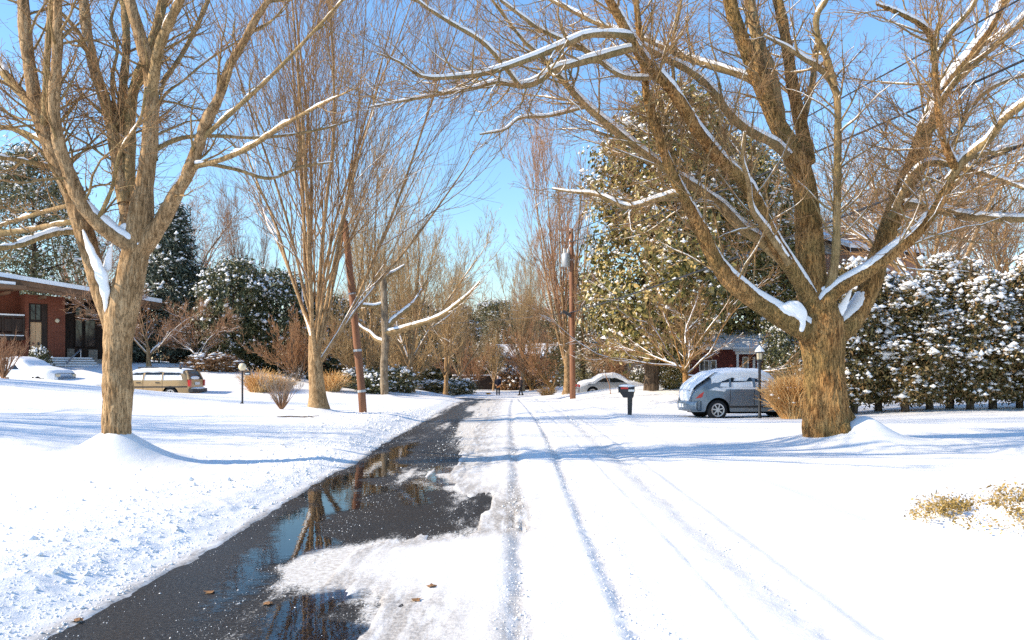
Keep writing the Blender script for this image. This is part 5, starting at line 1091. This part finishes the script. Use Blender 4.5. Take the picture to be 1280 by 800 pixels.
rbm = MB(); yy_ = np.linspace(-1, 1, 13); V = [(xo + .22 * abs(q) ** 3, q * (.84 - (.02 if xo > -.1 else 0)), zz) for zz, xo in ((.3, -.04), (.36, -.12), (.56, -.12), (.62, -.05), (.62, .06), (.3, .06)) for q in yy_]; rbm.add(V, [(a_ * 13 + k_, a_ * 13 + k_ + 1, ((a_ + 1) % 6) * 13 + k_ + 1, ((a_ + 1) % 6) * 13 + k_) for a_ in range(6) for k_ in range(12)]); rbm.build('rear_bumper', 'paint_grey', t, True)
MB().box((-.125, 0, .46), (.02, .5, .12)).build('number_plate', 'trim_white', t)
c.cap(.62, 2.75, .14, .1, 4).build('snow', 'snow_cap', t, True)
rs = MB(); xs = np.r_[0, np.linspace(.015, .85, 13)]; V = []
for zz, xo in ((.6, -.04), (.72, -.075), (.86, -.07), (.98, -.05)):
    for yq in np.linspace(-1, 1, 11): V.append((xo + .16 * abs(yq) ** 4, yq * .6, zz))
for x_ in xs:
    for yq in np.linspace(-1, 1, 11): zt = c.zt(x_); V.append((x_ - .03 * (1 - abs(yq) ** 4), yq * c.w(x_, zt - .1) * .93, zt - .02 * abs(yq) ** 3 + .11))
i = (np.arange(17) * 11)[:, None] + np.arange(10)[None]; rs.add(V, np.stack([i, i + 11, i + 12, i + 1], -1).reshape(-1, 4)); rs.build('snow', 'snow_cap', t, True)
c.cap(3.1, 4.2, .02, .08, 7).build('snow', 'snow_cap', t, True)
wp = MB().tube([(3.0, -.1, 1.2), (2.85, .1, 1.42), (2.98, .42, 1.5)], .014, 5); wp.build('wiper', 'plastic_dark', t)

# ---- tan wagon in the left drive
c = Car(4.75, 1.75, [(0, .6), (.05, 1.0), (.22, 1.38), (.5, 1.44), (1.5, 1.47), (2.5, 1.44), (2.75, 1.36), (3.3, 1.0), (3.6, .95), (4.4, .86), (4.65, .76), (4.75, .55)], .93, (.85, 3.75), .31, .24, .17, .02, .14)
wx, wy = -14.9, 37.6; t = thing('tan_wagon', 'snow-covered tan estate car in the drive behind the left tree', 'car', (wx, wy, gz(wx - 1.5, wy) - .36), math.radians(178)); c.base(t, 'paint_tan')
for sd_ in (1, -1):
    for q in ([(.3, .97), (1.2, .96), (1.2, 1.3), (.42, 1.3)], [(1.27, .96), (2.1, .96), (2.05, 1.31), (1.27, 1.31)], [(2.17, .96), (3.1, .96), (2.66, 1.3), (2.15, 1.31)]):
        wd = c.patch(q, .004, sd_).build('window', 'car_glass', t); a, b_, u_, v_ = [np.array(p_) for p_ in q]; c.patch([a, b_, b_ * .3 + u_ * .7, a * .3 + v_ * .7], .01, sd_, 9, 5, .004, .03).build('snow', 'snow_cap', wd, True)
    c.patch([(.1, .62), (4.6, .6), (4.6, .66), (.1, .68)], .006, sd_, 24, 2).build('side_trim', 'plastic_dark', t)
    for xs_q in (1.22, 2.13, 3.1): c.patch([(xs_q, .4), (xs_q + .015, .4), (xs_q + .015, .94), (xs_q, .94)], .0015, sd_, 2, 8, .004).build('door_seam', 'dark_void', t)
    for xh in (1.35, 2.25): c.patch([(xh, .82), (xh + .2, .82), (xh + .2, .86), (xh, .86)], .02, sd_, 4, 3).build('door_handle', 'plastic_dark', t)
    MB().box((-.01, sd_ * .76, .82), (.1, .16, .3)).build('tail_light', 'tail_red', t)
    rk = MB(); rk.tube([(.45, sd_ * .58, 1.55), (2.5, sd_ * .58, 1.55)], .025, 6)
    for xq in (.5, 1.3, 2.1, 2.45): rk.box((xq, sd_ * .58, 1.49), (.1, .05, .12))
    rk.build('roof_rail', 'plastic_dark', t)
rw = MB(); rw.hexa([(.04, -.64, 1.0), (.04, .64, 1.0), (.0, .64, 1.0), (.0, -.64, 1.0), (.2, -.54, 1.34), (.2, .54, 1.34), (.16, .54, 1.36), (.16, -.54, 1.36)]); wd = rw.build('rear_window', 'car_glass', t)
MB().ball((.035, .1, 1.05), (.06, .5, .1), 10, 6).build('snow', 'snow_cap', wd, True)
rb_ = MB().box((-.07, 0, .48), (.2, 1.62, .16)).build('rear_bumper', 'plastic_dark', t); MB().ball((-.08, 0, .57), (.12, .78, .06), 12, 6).build('snow', 'snow_cap', rb_, True)
MB().hexa([(-.03, -.72, .52), (-.03, .72, .52), (.1, .72, .52), (.1, -.72, .52), (-.015, -.7, .99), (-.015, .7, .99), (.1, .7, .99), (.1, -.7, .99)]).build('tailgate', 'paint_tan', t); MB().box((-.04, 0, .8), (.02, .5, .13)).build('number_plate', 'trim_white', t)
for sd_ in (1, -1): MB().hexa([(.005, sd_ * .72 - .07, .99), (.005, sd_ * .72 + .07, .99), (.1, sd_ * .72 + .07, .99), (.1, sd_ * .72 - .07, .99), (.17, sd_ * .62 - .06, 1.4), (.17, sd_ * .62 + .06, 1.4), (.25, sd_ * .62 + .06, 1.4), (.25, sd_ * .62 - .06, 1.4)]).build('rear_pillar', 'paint_tan', t)
c.cap(.3, 2.75, .05, .09, 9).build('snow', 'snow_cap', t, True); c.cap(3.0, 4.7, .1, .12, 12).build('snow', 'snow_cap', t, True)

# ---- three buried cars
def buried(label, px, d, rz, pn, seed, drop, dz=-.1, name='snowy_car', sc=1.0):
    c = Car(4.5, 1.75, [(0, .55), (.08, .9), (.5, 1.0), (.95, 1.05), (1.45, 1.36), (1.9, 1.43), (2.4, 1.42), (2.75, 1.3), (3.2, 1.0), (3.5, .95), (4.2, .85), (4.45, .7), (4.5, .5)], .9, (.85, 3.6), .31, .22, .25, .02, .2)
    X = (px - CX) / F * d; t = thing(name, label, 'car', (X, d, gz(X, d) + dz), rz); c.base(t, pn)
    for sd_ in (1, -1):
        for q in ([(1.0, .98), (1.9, .94), (1.86, 1.28), (1.42, 1.26)], [(1.98, .94), (2.95, .94), (2.6, 1.24), (1.98, 1.28)]): c.patch(q, .004, sd_).build('window', 'car_glass', t)
        MB().box((.03, sd_ * .62, .72), (.08, .26, .14)).build('tail_light', 'tail_red', t); MB().box((4.42, sd_ * .58, .64), (.1, .26, .12)).build('headlight', 'lamp_glass', t)
    c.cap(.05, 4.4, drop, .13, seed, 60).build('snow', 'snow_cap', t, True); return t
buried('car buried in white snow in front of the red house', -22, 39.5, math.radians(-6), 'paint_white', 3, .3, -.72)
buried('silver car with a snow-covered roof right of the utility pole', 722, 52, math.radians(4), 'paint_silver', 5, .1, -.25)
buried('dark car under snow behind the magnolia trunk', 818, 52, math.radians(3), 'paint_silver', 8, .2, -.3)

# ------------------------------------------------------------------ street furniture
varied('pole_wood', (.17, .075, .04), (.29, .14, .08), 5, .85, (1, 1, .12), (14, .6, .02)); varied('pole_wood_grey', (.24, .13, .08), (.36, .22, .15), 5, .85, (1, 1, .12), (14, .6, .02))
def pole(name, label, px, d, py_top, px_top, r0, r1, matn, x=None, ztop=None):
    X = (px - CX) / F * d if x is None else x; b0 = np.array([X, d, gz(X, d)]); tp = (W(px_top, py_top, d) if ztop is None else np.array([X, d, ztop])) - b0; t = thing(name, label, 'utility pole', b0)
    P = np.stack([tp * q for q in np.linspace(0, 1, 8)]); P[0, 2] = -.4; MB().tube(P, np.linspace(r0, r1, 8), 12).build('pole_shaft', matn, t, True); return t, tp
t, tp = pole('wooden_pole', 'short reddish wooden pole leaning left beside the vase-shaped tree', 455, 25, 276, 431, .125, .1, 'pole_wood')
for q in (.12, .33): P = tp * q; MB().tube([P - tp * .006, P + tp * .006], .135, 12).build('band', 'metal_grey', t)
MB().tube([tp * .62 + [-.1, -.14, 0], tp * .62 + [.14, -.14, .03]], .03, 6).build('bracket', 'metal_grey', t)
t, tp = pole('utility_pole', 'tall brown utility pole with a grey transformer, right of the road', 716, 45, 286, 714, .17, .12, 'pole_wood'); up = (tp, t.location.copy())
def ptz(py): return EYE + (HY - py) / F * 45 - t.location[2]
tr_ = MB().lathe([(.2, 0), (.24, .03), (.24, .7), (.2, .76), (.06, .8)], (-.4, -.1, ptz(334)), 16).build('transformer', 'metal_grey', t, True)
for a in (-.1, .1): MB().lathe([(.03, 0), (.05, .06), (.03, .12), (.045, .18), (.02, .26)], (-.4 + a, -.1, ptz(334) + .78), 8).build('bushing', 'trim_white', tr_, True)
MB().box((-.16, -.08, ptz(325)), (.3, .08, .08)).build('bracket', 'metal_grey', t); ins = []
for q in (290, 302, 309): MB().lathe([(.02, 0), (.05, .03), (.05, .09), (.03, .13)], (-.17, -.1, ptz(q)), 8).build('insulator', 'trim_white', t, True)
MB().box((-.42, -.1, ptz(288.5)), (.75, .09, .1), 0, 0, .12).build('crossarm', 'pole_wood_grey', t); MB().box((-.34, -.12, ptz(392)), (.55, .2, .16), 0, 0, .5).build('splice_case', 'plastic_dark', t)
far = [np.array(t.location) + np.array([-.15, -.1, ptz(q)]) for q in (291, 303, 391)]
nx_, ny_ = 12.6, 6.0; t2, tp2 = pole('utility_pole', 'near utility pole just outside the picture on the right', 0, ny_, 0, 0, .17, .12, 'pole_wood', nx_, 9.6)
wires = [(far[0], 9.4, .02, .5, 'upper power line running from the transformer pole to the right'), (far[1], 8.0, .028, .6, 'middle power line running from the transformer pole to the right'), (far[2], 6.9, .034, .4, 'thick lowest cable running from the transformer pole to the right')]
for a, z1, r, sag, lab in wires:
    b_ = np.array([nx_ - .1, ny_, z1]); q = np.linspace(0, 1, 40)[:, None]; P = a * (1 - q) + b_ * q; P[:, 2] -= 4 * sag * (q * (1 - q))[:, 0]; o = MB().tube(P - a, r, 5).build('power_line', 'metal_black', None, True); o.location = a; tag(o, lab, 'cable')
a = far[2]; b_ = np.array([-24., 62, 6.5]); q = np.linspace(0, 1, 30)[:, None]; P = a * (1 - q) + b_ * q; P[:, 2] -= 4 * 1.0 * (q * (1 - q))[:, 0]; o = MB().tube(P - a, .014, 5).build('power_line', 'metal_black', None, True); o.location = a; tag(o, 'thin wire crossing left from the transformer pole over the bend', 'cable')

# mailbox
X, d = (787 - CX) / F * 26.6, 26.6; t = thing('mailbox', 'black plastic mailbox on a black post with snow on top, right of the road', 'mailbox', (X, d, gz(X, d)), math.radians(-8))
MB().hexa([(-.06, -.06, -.3), (.06, -.06, -.3), (.06, .06, -.3), (-.06, .06, -.3), (-.075, -.07, .62), (.1, -.07, .62), (.1, .07, .62), (-.075, .07, .62)]).build('post', 'metal_black', t)
MB().hexa([(-.2, -.07, .58), (.12, -.07, .58), (.12, .07, .58), (-.2, .07, .58), (-.33, -.1, .76), (.16, -.1, .76), (.16, .1, .76), (-.33, .1, .76)]).build('bracket', 'metal_black', t)
pr = [(-.1, .765), (.1, .765), (.1, .88), (.07, .94), (0, .965), (-.07, .94), (-.1, .88)]; mb = MB(); V = [(x_, y_, z_) for x_ in (-.36, .17) for y_, z_ in pr]; k = len(pr)
mb.add(V, [(i_, (i_ + 1) % k, k + (i_ + 1) % k, k + i_) for i_ in range(k)] + [tuple(range(k))[::-1], tuple(range(k, 2 * k))]); bx = mb.build('box', 'metal_black', t)
mb = MB(); V = [(x_, y_ * 1.05, z_) for x_ in (-.375, -.345) for y_, z_ in pr]; mb.add(V, [(i_, (i_ + 1) % k, k + (i_ + 1) % k, k + i_) for i_ in range(k)] + [tuple(range(k))[::-1], tuple(range(k, 2 * k))]); mb.build('box_door', 'plastic_dark', bx)
MB().box((-.17, -.108, .9), (.24, .012, .06)).build('flag', 'tail_red', t); MB().box((.06, -.106, .82), (.2, .008, .07)).build('number_strip', 'trim_white', t)
MB().ball((-.1, 0, .965), (.27, .1, .06), 14, 8).build('snow', 'snow_cap', t, True)
# black lamp post with lantern
X, d = (949.5 - CX) / F * 24.8, 24.8; zb = gz(X, d); t = thing('lamp_post', 'black lamp post with a snow-capped lantern in front of the grey hatchback', 'lamp post', (X, d, zb))
MB().lathe([(.06, -.3), (.06, .1), (.045, .14), (.042, 1.72), (.07, 1.76), (.05, 1.8)], (0, 0, 0), 12).build('post', 'metal_black', t, True)
ln = MB().lathe([(.06, 1.8), (.085, 1.83), (.1, 2.02), (.1, 2.03)], (0, 0, 0), 6).build('lantern_glass', 'lamp_glass', t)
fr = MB()
for q in range(6): a = q * math.pi / 3; fr.tube([(.088 * math.cos(a), .088 * math.sin(a), 1.82), (.106 * math.cos(a), .106 * math.sin(a), 2.04)], .009, 5)
fr.lathe([(.1, 1.79), (.1, 1.825)], (0, 0, 0), 6); fr.lathe([(.13, 2.03), (.13, 2.05)], (0, 0, 0), 6); fr.build('lantern_frame', 'metal_black', t)
MB().lathe([(.14, 2.052), (.02, 2.14)], (0, 0, 0), 8).build('lantern_roof', 'metal_black', t); MB().lathe([(.15, 2.06), (.14, 2.1), (.08, 2.19), (.03, 2.25), (.01, 2.27)], (0, 0, 0), 14).build('snow', 'snow_cap', t, True)
# globe lamp with a small sign
X, d = (303 - CX) / F * 28.7, 28.7; t = thing('globe_lamp', 'dark post with a cream globe lamp and small hanging sign on the left lawn', 'lamp post', (X, d, gz(X, d)))
MB().lathe([(.05, -.3), (.05, .05), (.035, .1), (.035, 1.22), (.06, 1.24)], (0, 0, 0), 10).build('post', 'metal_black', t, True); MB().ball((0, 0, 1.37), .14, 16, 10).build('globe', 'lamp_glass', t, True)
sg = MB().box((.19, -.02, 1.13), (.22, .03, .11)).build('sign', 'plastic_dark', t); MB().box((.19, -.037, 1.13), (.15, .006, .05)).build('sign_plate', 'trim_white', sg); MB().tube([(.03, -.01, 1.2), (.3, -.01, 1.2)], .012, 5).build('sign_arm', 'metal_black', t)
MB().tube([(0, 0, .12), (-.22, -.1, -.1)], .02, 6).build('brace', 'metal_black', t)
# leaning marker stake
X, d = (764 - CX) / F * 45, 45; t = thing('marker_stake', 'thin pale stake leaning in the snow left of the mailbox', 'stake', (X, d, gz(X, d))); MB().tube([(0, 0, -.3), (-.1, 0, .5), (-.42, .05, 1.35)], [.028, .024, .018], 7).build('stake_rod', 'pole_wood_grey', t); MB().box((-.4, .045, 1.28), (.05, .05, .12)).build('reflector', 'trim_white', t)
# fallen branch, stones, leaves
rng = np.random.default_rng(5); X, d = (372 - CX) / F * 21.3, 21.3
P = np.array([(-.55, 0, 0), (-.2, .05, .03), (.15, .12, .02), (.5, .3, .05)]); P2 = np.array([(.1, .11, .03), (.3, .0, .05), (.45, -.08, .03)])
for A in (P, P2): A[:, 2] += np.array([sheet(np.array([X + q[0]]), np.array([d + q[1]]))[0][0] for q in A])
mb = MB(); z0 = P[0, 2]; P[:, 2] -= z0; P2[:, 2] -= z0; mb.tube(P, [.02, .018, .014, .008], 6); mb.tube(P2, [.012, .01, .006], 6); o = mb.build('fallen_branch', 'bark_dark'); o.location = (X, d, z0); tag(o, 'thin fallen branch on the snow below the vase-shaped tree', 'branch')
lf = [(335, 756, 'orange leaf on the wet asphalt near the bottom of the picture'), (97, 778, 'brown leaf at the snow edge, bottom left'), (262, 741, 'small brown leaf left of the slush strip'), (540, 738, 'small tan leaf on packed snow right of the asphalt'), (520, 752, 'small dark leaf on slush beside the asphalt')]
for k, (px, py, lab) in enumerate(lf):
    d = EYE * F / (py - HY); X = (px - CX) / F * d; zz = max(0.006, float(sheet(np.array([X]), np.array([d]))[0][0]) + .006); a = rng.uniform(0, 6.28); s_ = .035
    V = []; nlf = 11
    for j in range(nlf): q = 2 * math.pi * j / nlf; r_ = s_ * (1 + .35 * math.cos(q * 5)); V.append((r_ * math.cos(q + a), r_ * math.sin(q + a), .004 + .006 * math.cos(2 * q)))
    mb = MB().add(V + [(v_[0], v_[1], v_[2] - .0015) for v_ in V], [tuple(range(nlf)), tuple(range(nlf, 2 * nlf))[::-1]] + [(j, nlf + j, nlf + (j + 1) % nlf, (j + 1) % nlf) for j in range(nlf)]); o = mb.build('fallen_leaf', 'leaf_brown'); o.location = (X, d, zz); tag(o, lab, 'leaf')
# things on the snow beside the walkers
X, d = (610.5 - CX) / F * 72, 72; t = thing('orange_sled', 'small orange object lying on the snow left of the white-haired person', 'sled', (X, d, gz(X, d) + .04)); MB().hexa([(-.18, -.12, 0), (.18, -.12, 0), (.18, .12, 0), (-.18, .12, 0), (-.24, -.16, .16), (.26, -.16, .13), (.26, .16, .13), (-.24, .16, .16)]).build('sled_body', 'plastic_orange' if 'plastic_orange' in M else mat('plastic_orange', (.6, .28, .05), .5)[0], t)

# ------------------------------------------------------------------ the two walkers
mat('skin', (.55, .33, .24), .6, .3); varied('cloth_navy', (.012, .012, .02), (.03, .03, .045), 8, .9); varied('cloth_black', (.012, .011, .011), (.03, .027, .027), 8, .9); varied('cloth_brown', (.025, .018, .018), (.05, .036, .034), 8, .9); mat('hair_white', (.75, .72, .68), .8); mat('hair_grey', (.3, .27, .25), .8); mat('cloth_orange', (.5, .2, .06), .8)
def person(label, px, d, rz, coat, trou, hair, stride, arm_f, extra=None, hgt=1.76):
    X = (px - CX) / F * d; t = thing('person', label, 'person', (X, d, gz(X, d) + .005), rz); t.scale = (hgt / 1.76,) * 3     # faces -y locally
    def leg(s): return np.array([(s * .09, 0, .93), (s * .1, -.02 - stride * s * .12, .5), (s * .1, stride * s * -.22 + .02, .09)])
    def arm(s):
        sh = np.array([s * .19, 0, 1.42]); el = sh + [s * .07, .05 - .12 * arm_f, -.29]; wr = el + [-s * .1 * arm_f, -.06 - .18 * arm_f, -.25 + .17 * arm_f]; return np.array([sh, el, wr])
    b = MB()
    for s in (1, -1):
        Lg = leg(s); b.tube(resample(np.c_[Lg, [.085, .06, .042]], 12)[:, :3], resample(np.c_[Lg, [.085, .06, .042]], 12)[:, 3], 10); A = arm(s); ra = resample(np.c_[A, [.052, .042, .03]], 10); b.tube(ra[:, :3], ra[:, 3], 8)
        f_ = nrm(A[2] - A[1]); sd_v = nrm(np.cross(f_, [0, 1, .2])); pm = A[2] + f_ * .05; b.tube([A[2], pm, pm + f_ * .04], [.03, .042, .038], 8)
        for k in range(4):
            o_ = pm + sd_v * (k - 1.5) * .019 + f_ * .04; ln_ = (.062, .075, .07, .055)[k]; b.tube([o_, o_ + f_ * ln_ * .55, o_ + f_ * ln_ * .9 + np.array([0, -.015, 0])], [.01, .0095, .008], 6)
        b.tube([pm - sd_v * .03, pm - sd_v * .052 + f_ * .025, pm - sd_v * .052 + f_ * .055], [.012, .011, .009], 6)
        b.tube([Lg[2] + [0, .06, -.04], Lg[2] + [0, -.06, -.05], Lg[2] + [0, -.17, -.06]], [.042, .042, .03], 8)
    b.tube([(0, 0, .88), (0, 0, 1.1), (0, .01, 1.3), (0, .01, 1.45), (0, .0, 1.56)], [.14, .13, .16, .12, .05], 14); b.ball((0, -.02, 1.65), (.078, .098, .118), 14, 10)
    b.ball((0, -.118, 1.64), (.014, .022, .024), 8, 6)
    for s in (1, -1): b.ball((s * .08, 0, 1.645), (.012, .02, .032), 8, 6)
    link('body', voxel(b, .011, 'body', 1), 'skin', t)
    for s in (1, -1): MB().ball((s * .032, -.11, 1.665), (.013, .008, .008), 8, 6).build('eye', 'cloth_black', t, True)
    MB().ball((0, -.113, 1.585), (.026, .008, .007), 8, 6).build('mouth', 'tail_red', t, True)
    cm_ = MB(); cm_.tube([(0, 0, .82), (0, 0, 1.1), (0, .01, 1.32), (0, .01, 1.46), (0, .0, 1.52)], [.19, .17, .2, .15, .085], 16)
    for s in (1, -1): A = arm(s); ra = resample(np.c_[A, [.085, .068, .052]], 10); cm_.tube(ra[:, :3], ra[:, 3], 10)
    link('coat', voxel(cm_, .014, 'coat', 2), coat, t); tm = MB()
    for s in (1, -1):
        Lg = leg(s); ra = resample(np.c_[Lg, [.11, .082, .068]], 12); tm.tube(ra[:, :3], ra[:, 3], 12); ft = Lg[2]; MB().hexa([(ft[0] - .05, ft[1] - .2, ft[2] - .09), (ft[0] + .05, ft[1] - .2, ft[2] - .09), (ft[0] + .045, ft[1] + .09, ft[2] - .09), (ft[0] - .045, ft[1] + .09, ft[2] - .09), (ft[0] - .04, ft[1] - .18, ft[2] - .03), (ft[0] + .04, ft[1] - .18, ft[2] - .03), (ft[0] + .045, ft[1] + .08, ft[2] + .06), (ft[0] - .045, ft[1] + .08, ft[2] + .06)]).build('shoe', 'cloth_black', t)
    tm.tube([(0, 0, .82), (0, 0, 1.0)], .15, 14); link('trousers', voxel(tm, .014, 'trousers', 2), trou, t)
    hm = MB(); hm.ball((0, .012, 1.685), (.09, .105, .1), 14, 10); link('hair', voxel(hm, .012, 'hair', 1), hair, t)
    return t
person('white-haired person in a dark coat walking towards the camera', 622.5, 71.5, 0.1, 'cloth_navy', 'cloth_black', 'hair_white', .25, .55, hgt=1.72)
person('person in a dark coat walking left, seen in profile beside the slim tree', 651, 71, math.radians(-80), 'cloth_brown', 'cloth_black', 'hair_grey', .8, .3, hgt=1.62)
X, d = (622.8 - CX) / F * 71.1, 71.1; o = MB().box((0, 0, 0), (.3, .1, .14), 0, 0, -.4).build('orange_bag', 'cloth_orange'); o.location = (X, d, gz(X, d) + .78); tag(o, 'small orange bag held by the white-haired person', 'bag')
